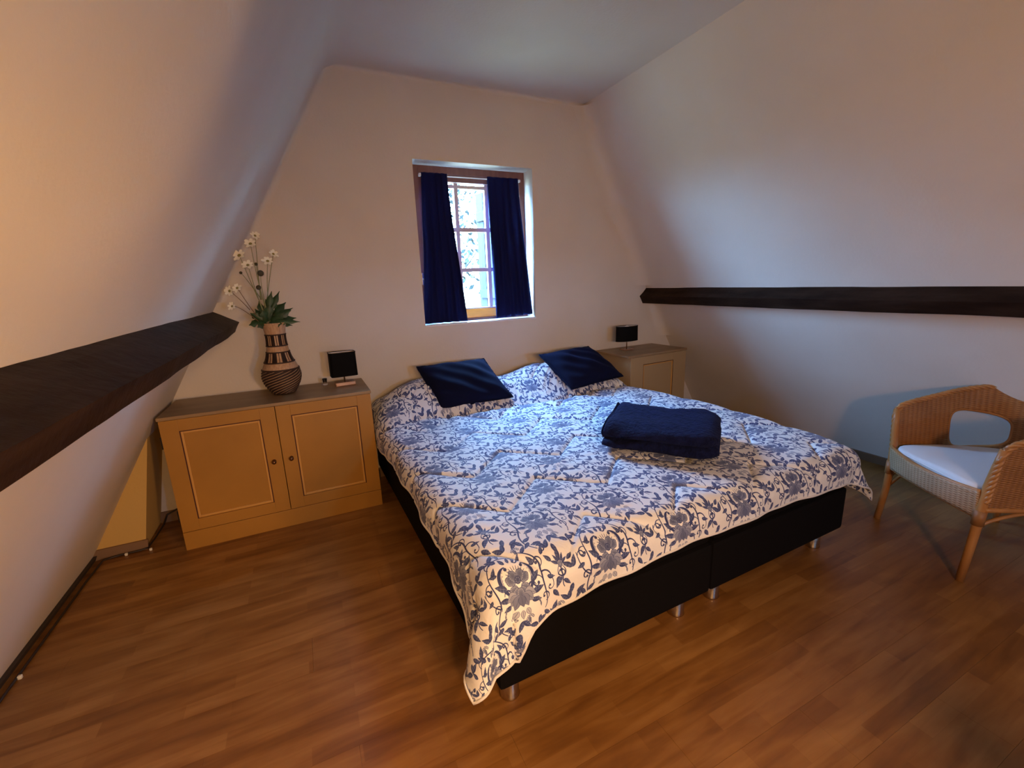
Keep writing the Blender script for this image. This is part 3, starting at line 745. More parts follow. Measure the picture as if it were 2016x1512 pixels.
    # denser gathers near the pillows
    for _ in range(90):
        cx, cy = rng.uniform(0.1, BW), rng.uniform(1.45, 1.95); an = rng.uniform(0.6, 1.5); ln = rng.uniform(.04, .10); wd = rng.uniform(.007, .014)
        u = (C[..., 0]-cx)*math.cos(an)+(C[..., 1]-cy)*math.sin(an); v = -(C[..., 0]-cx)*math.sin(an)+(C[..., 1]-cy)*math.cos(an)
        wr += rng.uniform(.003, .008)*np.exp(-(u/ln)**2-(v/wd)**2)*rng.choice([-1, 1])
    h2 = wr
    # normals of base drape
    du = np.gradient(P, axis=0); dv = np.gradient(P, axis=1)
    N_ = np.cross(du, dv); N_ /= np.linalg.norm(N_, axis=-1, keepdims=True)+1e-12
    N_[N_[..., 2] < -0.2] *= -1
    big = np.zeros_like(P); 
    fade = np.clip((P[..., 2]-(ZT-RB))/RB, 0, 1)          # pillows only lift the top
    edge = np.exp(-((np.minimum(np.abs(C[..., 0]-C[:, :, 0].min()), 9))*0))
    P[..., 2] += (0.0+pl*(0.225*lp+0.225*rp+0.06*np.exp(-((X-1.05)/.3)**2)))*fade
    small = h-pl*(0.225*lp+0.225*rp+0.06*np.exp(-((X-1.05)/.3)**2))+h2
    hang = 0.55+0.45*fade
    P += N_*(small*hang)[..., None]
    # to world
    c, s = math.cos(BR_), math.sin(BR_)
    Wd = np.stack([BX+P[..., 0]*c-P[..., 1]*s, BY+P[..., 0]*s+P[..., 1]*c, P[..., 2]], -1)
    uv = np.stack([(UV[..., 0]-0.165)/0.365, (UV[..., 1]-0.075)/0.475], -1)
    o = grid_mesh('duvet', Wd, M['duvet'], None, UV=uv)
    sd = o.modifiers.new('thickness', 'SOLIDIFY'); sd.thickness = 0.012; sd.offset = -1
    tag(o, 'white quilted duvet printed with blue flowers, draped over the bed, corner hanging to the floor', 'duvet')
    # white piped hem
    path = [Wd[0, j] for j in range(nv-1, -1, -3)]+[Wd[i, 0] for i in range(0, nu, 3)]+[Wd[nu-1, j] for j in range(0, nv, 3)]
    bm = bmesh.new(); tube(bm, path, 0.0055, 6)
    me = bpy.data.meshes.new('hem_piping'); bm.to_mesh(me); bm.free(); me.materials.append(M['piping']); me.polygons.foreach_set('use_smooth', [True]*len(me.polygons))
    h_ = bpy.data.objects.new('hem_piping', me); link(h_, o)
    return Wd
DW = duvet()

# cushions
def cushion(label, BLc, BRc, TLc, TRc, thick, seed):
    BLc, BRc, TLc, TRc = [np.array(p, float) for p in (BLc, BRc, TLc, TRc)]
    n = 44; nrm = np.cross(BRc-BLc, TLc-BLc); nrm /= np.linalg.norm(nrm)
    cen = (BLc+BRc+TLc+TRc)/4
    def pt(u, v, side):
        base = BLc*(1-u)*(1-v)+BRc*u*(1-v)+TLc*(1-u)*v+TRc*u*v
        a, b = abs(2*u-1), abs(2*v-1)
        # edges pull in between the corners
        base = base+(cen-base)*(0.035*((1-a**2)*b**3+(1-b**2)*a**3))
        t = ((1-a**2.6)*(1-b**2.6))**0.5
        w_ = 0.010*math.sin(u*11+seed)*math.sin(v*9+seed*2)*t+0.006*math.sin((u+v)*19+seed)*t
        return base+nrm*(side*thick*t*0.5+w_*side)
    P = np.zeros((2*n, n, 3))
    bm = bmesh.new(); V = {}
    for side in (1, -1):
        for i in range(n+1):
            for j in range(n+1):
                edge = i in (0, n) or j in (0, n)
                key = (i, j, 0 if edge else side)
                if key not in V: V[key] = bm.verts.new(pt(i/n, j/n, 0 if edge else side))
    for side in (1, -1):
        g_ = lambda i, j: V[(i, j, 0 if (i in (0, n) or j in (0, n)) else side)]
        for i in range(n):
            for j in range(n):
                f = [g_(i, j), g_(i+1, j), g_(i+1, j+1), g_(i, j+1)]
                bm.faces.new(f if side == 1 else f[::-1])
    t = thing('cushion', label, 'cushion', tuple((BLc+BRc)/2), 0, 'navy velvet cushions')
    obj('cover', bm, M['velvet'], t, smooth=True)
    path = [pt(u, 0, 0) for u in np.linspace(0, 1, 30)]+[pt(1, v, 0) for v in np.linspace(0, 1, 30)[1:]]+[pt(u, 1, 0) for u in np.linspace(1, 0, 30)[1:]]+[pt(0, v, 0) for v in np.linspace(1, 0, 30)[1:-1]]
    path = [p+nrm*0.002*math.sin(k*2.1) for k, p in enumerate(path)]
    obj('piping', tube(bmesh.new(), path, 0.007, 8, closed=True), M['velvet'], t, smooth=True)
cushion('square navy velvet cushion propped on the left pillow hump of the bed', (.805, 2.945, .625), (1.375, 2.93, .650), (.735, 3.235,   .905), (1.285, 3.265, .905), .17, 1.0)
cushion('square navy velvet cushion propped on the right pillow hump, nearer the right bedside cabinet', (1.86, 2.86, .655), (2.47, 2.985, .665), (1.745, 3.17, .90), (2.29, 3.25, .91), .17, 2.3)

# folded throw
def throw():
    cx, cy, ang = 1.735, 1.745, -0.905
    Lh, D = 0.285, 0.245
    t = thing('folded_throw', 'thick folded navy fleece throw lying on the middle of the duvet', 'throw', (cx, cy, .603), ang)
    def layer(z0, th, lx0, lx1, dy0, dy1, seed):
        # flattened rounded box with soft folds: superellipse section across depth
        nu, nv = 44, 40; bm = bmesh.new(); rings = []
        for i in range(nu+1):
            u = i/nu; x = lx0+(lx1-lx0)*u
            endf = min(1, (min(u, 1-u)*nu/3.0))**.5 if 0 < u < 1 else 0.35
            ring = []
            for k in range(nv):
                a = 2*PI*k/nv; ca, sa = math.cos(a), math.sin(a)
                er = max(0, (u-.78)/.22)**3; yy = (abs(ca)**.35)*(1 if ca > 0 else -1)*(1-.20*er); zz = (abs(sa)**.8)*(1 if sa > 0 else -1)*((1-.45*er) if sa > 0 else 1)
                y = (dy0+dy1)/2+(dy1-dy0)/2*yy*(0.97+.03*endf); z = z0+th/2+th/2*zz*(.55+.45*endf)
                nz = noise.noise(Vector((x*5+seed, y*5, z*4)))*0.016+noise.noise(Vector((x*22+seed, y*22, z*22)))*0.005
                lift = 0.028*smoothstep(.55, 1, 1-u)*max(0, yy) if zz > 0 else 0
                sink = -0.016*max(0, -yy)*max(0, 1-abs(u-.15)*3) if zz > 0 else 0
                sink += .007*math.sin(y*26-x*7+seed)*(1 if zz > .3 else 0)
                ring.append(bm.verts.new((x+nz*.5, y+nz*.8, z+nz*(1 if zz > 0 else .1)+lift+sink)))
            rings.append(ring)
        for a_, b_ in zip(rings, rings[1:]):
            for k in range(nv): bm.faces.new((a_[k], a_[(k+1) % nv], b_[(k+1) % nv], b_[k]))
        bm.faces.new(rings[0][::-1]); bm.faces.new(rings[-1]); return bm
    obj('fold', layer(0.0, .075, -Lh, Lh, -D, D, 1.0), M['fleece'], t, smooth=True, local=True)
    obj('fold', layer(0.062, .085, -Lh+.008, Lh-.004, -D-.010, D-.010, 4.0), M['fleece'], t, smooth=True, local=True)
    obj('fold', layer(0.03, .095, -Lh-.020, -Lh+.05, -D+.06, D-.01, 7.0), M['fleece'], t, smooth=True, local=True)
throw()

# ================================================================== CABINETS
def panel_door(parent, x0, x1, z0, z1, px0, px1, pz0, pz1, yf, knob=None, paint='cream_paint'):
    """framed door whose front is at yf (towards -y); local coords of world; returns the door"""
    bm = bmesh.new(); t = 0.020
    box(bm, x0, px0, yf, yf+t, z0, z1, .0015); box(bm, px1, x1, yf, yf+t, z0, z1, .0015)
    box(bm, px0, px1, yf+.0003, yf+t, pz1, z1, .0012); box(bm, px0, px1, yf+.0003, yf+t, z0, pz0, .0012)
    d = obj('door', bm, M[paint], parent, local=parent.rotation_euler.z != 0)
    lo = parent.rotation_euler.z != 0
    obj('door_panel', bx(px0, px1, yf+.009, yf+t-.001, pz0, pz1), M[paint], d, local=lo)
    b2 = bmesh.new(); w_ = .013
    def mould(xa, xb, za, zb):
        box(b2, xa, xb, yf+.003, yf+.012, za, zb, .003)
    mould(px0+.004, px0+.004+w_, pz0+.004, pz1-.004); mould(px1-.004-w_, px1-.004, pz0+.004, pz1-.004)
    mould(px0+.004+w_, px1-.004-w_, pz1-.004-w_, pz1-.004); mould(px0+.004+w_, px1-.004-w_, pz0+.004, pz0+.004+w_)
    obj('panel_bead', b2, M['bead'], d, local=lo)
    b3 = bmesh.new(); g = .006
    box(b3, px0, px0+g, yf+.0025, yf+.010, pz0, pz1); box(b3, px1-g, px1, yf+.0025, yf+.010, pz0, pz1); box(b3, px0+g, px1-g, yf+.0025, yf+.010, pz1-g, pz1)
    obj('panel_groove', b3, M['groove'], d, local=lo)
    if knob:
        b4 = bmesh.new(); kx, kz = knob; rings = []
        for r, dy in ((.0125, 0), (.0125, -.003), (.006, -.005), (.006, -.013), (.0125, -.018), (.0135, -.024), (.009, -.030), (.002, -.032)):
            rings.append([b4.verts.new((kx+r*math.cos(2*PI*k/18), yf+dy, kz+r*math.sin(2*PI*k/18))) for k in range(18)])
        for a_, b_ in zip(rings, rings[1:]):
            for k in range(18): b4.faces.new((a_[k], b_[k], b_[(k+1) % 18], a_[(k+1) % 18]))
        b4.faces.new(rings[-1]); bmesh.ops.recalc_face_normals(b4, faces=b4.faces[:])
        obj('knob', b4, M['knob'], d, smooth=True, local=lo)
    return d
cab = thing('cabinet', 'low ochre cream cupboard with two panelled doors under the left sloping wall', 'cabinet', (-.225, 2.985, 0))
cx0, cx1, cy0, cy1 = -.80, .35, 2.985, 3.45
bm = bmesh.new()
box(bm, cx0, cx0+.02, cy0+.021, cy1, 0, .812, .001); box(bm, cx1-.02, cx1, cy0+.021, cy1, 0, .812, .001)
box(bm, cx0+.02, cx1-.02, cy1-.01, cy1, .02, .81); box(bm, cx0+.02, cx1-.02, cy0+.022, cy1-.01, .10, .118)
obj('body', bm, M['cream_paint'], cab)
obj('plinth', bx(cx0-.001, cx1+.001, cy0+.002, cy0+.0205, 0, .114, bev=.0015), M['cream_paint'], cab)
obj('top', bx(cx0-.006, cx1+.006, cy0-.006, cy1+.005, .812, .832, bev=.004), M['cream_top'], cab, label='worn brownish cabinet top')
panel_door(cab, cx0, -.2205, .118, .810, -.713, -.304, .188, .741, cy0, (-.268, .461))
panel_door(cab, -.2165, cx1, .118, .810, -.136, .262, .188, .741, cy0, (-.170, .464))
for x, z in ((cx0-.004, .68), (cx0-.004, .22), (cx1+.004, .66), (cx1+.004, .22)):
    obj('hinge', bx(x-.004, x+.004, cy0+.006, cy0+.030, z-.035, z+.035, bev=.001), M['black_metal'], cab)

ns = thing('bedside_cabinet', 'small ochre cream single door cabinet in the far right corner beside the bed', 'cabinet', (2.555, 2.985, 0), math.radians(3.5))
W2, D2 = .70, .42
bm = bmesh.new(); box(bm, 0, .02, .021, D2, 0, .812); box(bm, W2-.02, W2, .021, D2, 0, .812); box(bm, .02, W2-.02, D2-.01, D2, .02, .81); box(bm, .02, W2-.02, .022, D2-.01, .1, .118)
obj('body', bm, M['shaded_cream'], ns, local=True)
obj('plinth', bx(0, W2, .002, .0205, 0, .114, bev=.0015), M['shaded_cream'], ns, local=True)
obj('top', bx(-.035, W2+.006, -.006, D2+.02, .812, .832, bev=.004), M['cream_top'], ns, local=True)
panel_door(ns, 0, W2, .118, .810, .15, .535, .19, .738, 0.0, (.07, .45), 'shaded_cream')
for z in (.62, .24): obj('hinge', bx(W2, W2+.008, .006, .03, z-.045, z+.045, bev=.001), M['black_metal'], ns, local=True)

# ================================================================== LAMPS
def rounded_rect(hx, hy, r, n=6):
    pts = []
    for cx, cy, a0 in ((hx-r, hy-r, 0), (-hx+r, hy-r, PI/2), (-hx+r, -hy+r, PI), (hx-r, -hy+r, 3*PI/2)):
        for k in range(n+1): a = a0+k*PI/2/n; pts.append((cx+r*math.cos(a), cy+r*math.sin(a)))
    return pts
def lamp(label, loc, rz, hx, hy, r, z0, z1, base, base_mat, oval=False):
    t = thing('table_lamp', label, 'lamp', loc, rz, None)
    if oval: pts = [(hx*math.cos(2*PI*k/40), hy*math.sin(2*PI*k/40)) for k in range(40)]
    else: pts = rounded_rect(hx, hy, r)
    def shell(scale, flip):
        bm = bmesh.new(); n = len(pts)
        a = [bm.verts.new((x*scale, y*scale, z0)) for x, y in pts]; b = [bm.verts.new((x*scale*.985, y*scale*.985, z1)) for x, y in pts]
        for k in range(n):
            f = (a[k], a[(k+1) % n], b[(k+1) % n], b[k]); bm.faces.new(f if not flip else f[::-1])
        return bm
    bm = shell(1.0, False)
    s = obj('lamp_shade', bm, M['shade'], t, smooth=False, local=True)
    obj('shade_lining', shell(.985, True), M['shade_in'], s, local=True, label='silver lining inside the shade')
    # rim
    b2 = bmesh.new(); b2.free()
    for zz in (z0, z1): obj('shade_rim', tube(bmesh.new(), [(x*.992, y*.992, zz) for x, y in pts], .0022, 6, closed=True), M['shade'], s, local=True)
    bx_, by_, bh = base
    obj('base', bx(-bx_, bx_, -by_, by_, 0, bh, bev=.006), base_mat, t, local=True)
    obj('stem', tube(bmesh.new(), [(0, 0, bh), (0, 0, z0+.05)], .005, 12), M['steel'], t, smooth=True, local=True)
    bb = bmesh.new(); lathe(bb, [(.012, z0+.05), (.014, z0+.06), (.013, z0+.075), (.022, z0+.095), (.026, z0+.115), (.018, z0+.135), (.004, z0+.142)], 0, 0, 20)
    obj('bulb', bb, M['bulb'], t, smooth=True, local=True)
    bs = bmesh.new()
    tube(bs, [(-hx*.97, 0, z1-.02), (hx*.97, 0, z1-.02)], .0015, 6); tube(bs, [(0, -hy*.97, z1-.02), (0, hy*.97, z1-.02)], .0015, 6)
    obj('shade_spider', bs, M['steel'], t, local=True)
lamp('small table lamp with squarish black shade on the left cabinet beside the vase', (.222, 3.265, .832), math.radians(4), .088, .055, .022, .072, .236, (.068, .04, .028), M['lamp_base'])
lamp('small table lamp with wide oval black shade on the right bedside cabinet', (2.755, 3.285, .832), math.radians(2), .125, .06, .02, .088, .225, (.055, .04, .012), M['lamp_base'], oval=True)

# small clear glass beside the left lamp
gl = thing('glass_tealight', 'tiny clear glass holder on the left cabinet between vase and lamp', 'candle holder', (.095, 3.36, .832))
bm = bmesh.new()
def ring_shell(bm, prof, seg=24):
    rings = [[bm.verts.new((r*math.cos(2*PI*k/seg), r*math.sin(2*PI*k/seg), z)) for k in range(seg)] for r, z in prof]
    for a_, b_ in zip(rings, rings[1:]):
        for k in range(seg): bm.faces.new((a_[k], a_[(k+1) % seg], b_[(k+1) % seg], b_[k]))
    bm.faces.new(rings[0][::-1]); bm.faces.new(rings[-1])
ring_shell(bm, [(.016, 0), (.020, .008), (.013, .02), (.017, .045), (.015, .045), (.011, .022), (.012, .018)])
obj('cup', bm, M['tube_glass'], gl, smooth=True, local=True)

# ================================================================== VASE AND FLOWERS
VX, VY, VZ = -.165, 3.25, .832
vase = thing('vase', 'tall pale woven vase with dark banded neck and dark coiled belly on the left cabinet', 'vase', (VX, VY, VZ))
prof = [(.056, 0), (.070, .012), (.090, .045), (.106, .075), (.1155, .11), (.1155, .13), (.108, .168), (.098, .195), (.086, .22), (.074, .25), (.067, .28), (.0605, .32), (.0575, .36), (.0585, .395), (.063, .43), (.072, .468)]
def vr(z): return float(np.interp(z, [p[1] for p in prof], [p[0] for p in prof]))
def sm_prof(z0, z1, n):
    zz = np.linspace(z0, z1, n); return [(vr(z)+0.0, z) for z in zz]
bm = bmesh.new(); seg = 72
zs = np.linspace(0.165, .468, 40); rings = []
for z in zs:
    r0 = (vr(z-.008)+vr(z)+vr(min(z+.008, .468)))/3
    rings.append([bm.verts.new(((r0+.0013*abs(math.cos(18*2*PI*k/seg)))*math.cos(2*PI*k/seg), (r0+.0013*abs(math.cos(18*2*PI*k/seg)))*math.sin(2*PI*k/seg), z)) for k in range(seg)])
inner = [[bm.verts.new(((vr(z)-.006)*math.cos(2*PI*k/seg), (vr(z)-.006)*math.sin(2*PI*k/seg), z)) for k in range(seg)] for z in (.468, .40, .34)]
allr = rings+inner
for a_, b_ in zip(allr, allr[1:]):
    for k in range(seg): bm.faces.new((a_[k], a_[(k+1) % seg], b_[(k+1) % seg], b_[k]))
bm.faces.new(inner[-1])
obj('neck', bm, M['cane_light'], vase, smooth=True, local=True)
bm = bmesh.new(); lathe(bm, [(vr(z)-.003, z) for z in np.linspace(0, .172, 24)], 0, 0, 48); obj('belly', bm, M['cane_dark'], vase, smooth=True, local=True)
# slanting pale cords over the dark belly
for k in range(13):
    pts = []
    for i in range(40):
        t = i/39; a = 2*PI*k/13+t*4.4; z = .008+.155*t; r = vr(z)+.0005; pts.append((r*math.cos(a), r*math.sin(a), z))
    obj('pale_cord', tube(bmesh.new(), pts, [.0026*(.6+.4*math.sin(PI*i/39)) for i in range(40)], 6), M['cane_light'], vase, smooth=True, local=True)
for k in range(13):
    pts = []
    for i in range(40):
        t = i/39; a = 2*PI*(k+.5)/13+t*4.4; z = .006+.158*t; r = vr(z)+.0005; pts.append((r*math.cos(a), r*math.sin(a), z))
    obj('dark_cord', tube(bmesh.new(), pts, .0052, 6), M['cane_dark'], vase, smooth=True, local=True)
def hoop(z, rad, mat='cane_dark'):
    r = vr(z)+.002; pts = [(r*math.cos(2*PI*k/40), r*math.sin(2*PI*k/40), z) for k in range(40)]
    obj('hoop', tube(bmesh.new(), pts, rad, 6, closed=True), M[mat], vase, smooth=True, local=True)
for z, r in ((.168, .0055), (.215, .0045), (.281, .0045), (.322, .0045), (.394, .0045)): hoop(z, r)
hoop(.466, .004, 'cane_light')
for (z0, z1) in ((.217, .279), (.324, .392)):
    n = 9
    for k in range(n):
        a0 = 2*PI*(k+.1)/n; a1 = a0+2*PI/n*.50; bm = bmesh.new(); m_ = 6; prev = None
        for i in range(m_+1):
            z = z0+(z1-z0)*i/m_; row = []
            for j in range(5):
                a = a0+(a1-a0)*j/4; r = vr(z)+.0035
                row.append(bm.verts.new((r*math.cos(a), r*math.sin(a), z)))
            if prev:
                for j in range(4): bm.faces.new((prev[j], prev[j+1], row[j+1], row[j]))
            prev = row
        bmesh.ops.solidify(bm, geom=bm.faces[:], thickness=.004)
        obj('bar', bm, M['cane_dark'], vase, local=True)
        a = a1+2*PI/n*.25; obj('cord', tube(bmesh.new(), [((vr(z)+.002)*math.cos(a), (vr(z)+.002)*math.sin(a), z) for z in np.linspace(z0, z1, 6)], .0022, 6), M['cane_dark'], vase, local=True)

CAMP = Vector((0, 0, 1.5)); CM = SC.camera.matrix_world.to_3x3()
def at(px, py, Y):
    """world point seen at a pixel of the 2016x1512 photo on the plane y = Y"""
    d = CM @ Vector(((px-1008)/865.55, -(py-756)/865.55, -1)); return CAMP+d*(Y/d.y)
def blossom(c, d, r, seed):
    rnd = random.Random(seed); d = d.normalized(); a = d.orthogonal().normalized(); b = d.cross(a); bm = bmesh.new()
    n = 7
    for k in range(n):
        an = 2*PI*k/n+rnd.uniform(-.2, .2); rr = r*rnd.uniform(.85, 1.1); e = a*math.cos(an)+b*math.sin(an); s = d.cross(e)
        pts = [(0.08, .10, 0), (.45, .28, .12), (.8, .26, .22), (1.0, .10, .22)]
        L1 = [bm.verts.new(c+e*rr*u-s*rr*w_+d*rr*h) for u, w_, h in pts]; Rr = [bm.verts.new(c+e*rr*u+s*rr*w_+d*rr*h) for u, w_, h in pts]
        Mid = [bm.verts.new(c+e*rr*u+d*rr*(h-.08)) for u, w_, h in pts]
        for q in range(3):
            bm.faces.new((L1[q], Mid[q], Mid[q+1], L1[q+1])); bm.faces.new((Mid[q], Rr[q], Rr[q+1], Mid[q+1]))
    return bm
def ball(c, r, seg=10):
    bm = bmesh.new(); bmesh.ops.create_icosphere(bm, subdivisions=2, radius=r); bmesh.ops.translate(bm, vec=c, verts=bm.verts); return bm
def flower_stem(label, heads, root_px, mat='stem', Y=3.25, group='white flower stems in the vase'):
    """heads: list of (px, py, radius, kind, (facing x,z), dy)"""
    base = Vector((VX, VY, VZ+.44)); t = thing('flower_stem', label, 'flower', tuple(base), 0, group)
    for hi, (px, py, r, kind, fc, dy) in enumerate(heads):
        c = at(px, py, Y+dy); rt = at(root_px[0], root_px[1], Y+dy*.3)
        if hi == 0: p0 = base+Vector((random.uniform(-.02, .02), random.uniform(-.02, .02), -.08))
        else: p0 = rt
        p1 = p0*.5+rt*.5+Vector((0, 0, .02)); pts = []
        for i in range(15):
            s = i/14; q = (1-s)**3*p0+3*s*(1-s)**2*rt*1.0+3*s*s*(1-s)*(rt*.35+c*.65+Vector((0, 0, .015)))+s**3*c; pts.append(q)
        obj('stem', tube(bmesh.new(), pts, [.0028-.0013*i/14 for i in range(15)], 6), M[mat], t, smooth=True)
        d = Vector((fc[0], -1.1, fc[1]*.8))
        if kind == 'bloom':
            f = obj('blossom', blossom(c, d, r, px), M['petal'], t, smooth=True); obj('flower_centre', ball(c+d.normalized()*r*.05, r*.2), M['petal_core'], f, smooth=True)
            cb = bmesh.new(); bmesh.ops.create_cone(cb, cap_ends=True, segments=10, radius1=r*.28, radius2=r*.08, depth=r*.3); cb.transform(Matrix.Translation(c-d.normalized()*r*.12) @ (-d).to_track_quat('Z', 'Y').to_matrix().to_4x4())
            obj('calyx', cb, M['stem'], f, smooth=True)
        else: obj('bud', ball(c, r), M['bud'], t, smooth=True)
    return t
flower_stem('tallest stem, two white blossoms at the very top of the vase arrangement', [(493, 480, .036, 'bloom', (-.2, 1), -.01), (502, 464, .030, 'bloom', (.6, .8), .03)], (513, 590))
flower_stem('white blossom leaning left just below the tallest one', [(471, 503, .040, 'bloom', (-.5, .9), .0)], (507, 590))
flower_stem('white blossom in the middle of the vase arrangement, under the tallest stem', [(488, 522, .034, 'bloom', (-.1, 1), -.03)], (510, 600))
flower_stem('right hand stem with two white blossoms seen from the side', [(527, 514, .034, 'bloom', (.1, 1), 0), (538, 500, .030, 'bloom', (.6, .8), .04)], (524, 600))
flower_stem('thin stem with dark closed buds in the middle of the vase', [(513, 538, .019, 'bud', (0, 1), -.02), (504, 520, .010, 'bud', (0, 1), 0), (474, 537, .009, 'bud', (0, 1), .02), (509, 566, .015, 'bud', (0, 1), -.04)], (515, 590))
flower_stem('low brown stem with a double white blossom arching left over the beam end', [(467, 567, .030, 'bloom', (-.5, .6), -.04), (452, 573, .032, 'bloom', (-.8, .3), -.02)], (492, 610), 'stem_brown')
flower_stem('lowest small white blossom sticking out left just above the vase rim', [(457, 603, .026, 'bloom', (-.6, .5), -.05)], (488, 612), 'stem_brown')
# leaves
lt = thing('leaf_spray', 'dense bunch of dark green lobed leaves filling the vase mouth', 'leaves', (VX, VY, VZ+.44))
def leaf_obj(root, tip, wdt, seed):
    rnd = random.Random(seed); ax = (tip-root); L_ = ax.length; ax.normalize(); side = ax.cross(Vector((rnd.uniform(-.4, .4), -1, rnd.uniform(-.2, .6)))).normalized(); nn = ax.cross(side)
    bm = bmesh.new(); n = 14; rows = []
    for i in range(n+1):
        u = i/n; lob = 1+.42*math.sin(u*PI*3.6+.4); w_ = wdt*math.sin(PI*min(u*.92+.05, 1))**.8*lob*.62; c = root+ax*L_*u+nn*(.16*L_*u*u)*rnd.choice([1, 1])-Vector((0, 0, .10*L_*u*u))
        rows.append([bm.verts.new(c-side*w_+nn*w_*.25), bm.verts.new(c-side*w_*.5+nn*w_*.08), bm.verts.new(c), bm.verts.new(c+side*w_*.5+nn*w_*.08), bm.verts.new(c+side*w_+nn*w_*.25)])
    for a_, b_ in zip(rows, rows[1:]):
        for k in range(4): bm.faces.new((a_[k], a_[k+1], b_[k+1], b_[k]))
    obj('leaf', bm, M['leaf'], lt, smooth=True)
lv = [((538, 634), (588, 627), .020, -.06), ((535, 632), (582, 618), .034, .03), ((533, 630), (570, 606), .036, -.03), ((530, 628), (560, 588), .034, .03), ((528, 626), (547, 566), .024, 0), ((526, 626), (533, 568), .026, -.03),
      ((520, 628), (510, 588), .026, .02), ((518, 630), (492, 615), .030, -.02), ((516, 632), (490, 636), .030, -.04), ((524, 632), (508, 642), .030, -.06), ((528, 630), (530, 598), .036, -.05), ((534, 632), (556, 612), .036, -.07),
      ((530, 634), (552, 634), .034, -.08), ((522, 632), (500, 604), .024, .03), ((536, 630), (574, 598), .026, .05), ((526, 632), (518, 610), .034, -.06), ((532, 634), (566, 630), .028, -.06), ((524, 634), (514, 634), .026, -.08), ((528, 620), (541, 585), .030, .02), ((540, 634), (576, 636), .022, .02),
      ((520, 632), (494, 628), .026, .03), ((531, 625), (520, 585), .022, -.01)]
for i, (r0, t0, w_, dy) in enumerate(lv):
    leaf_obj(at(r0[0], r0[1]+2, 3.25+dy*.4), at(t0[0], t0[1], 3.25+dy), w_, i)

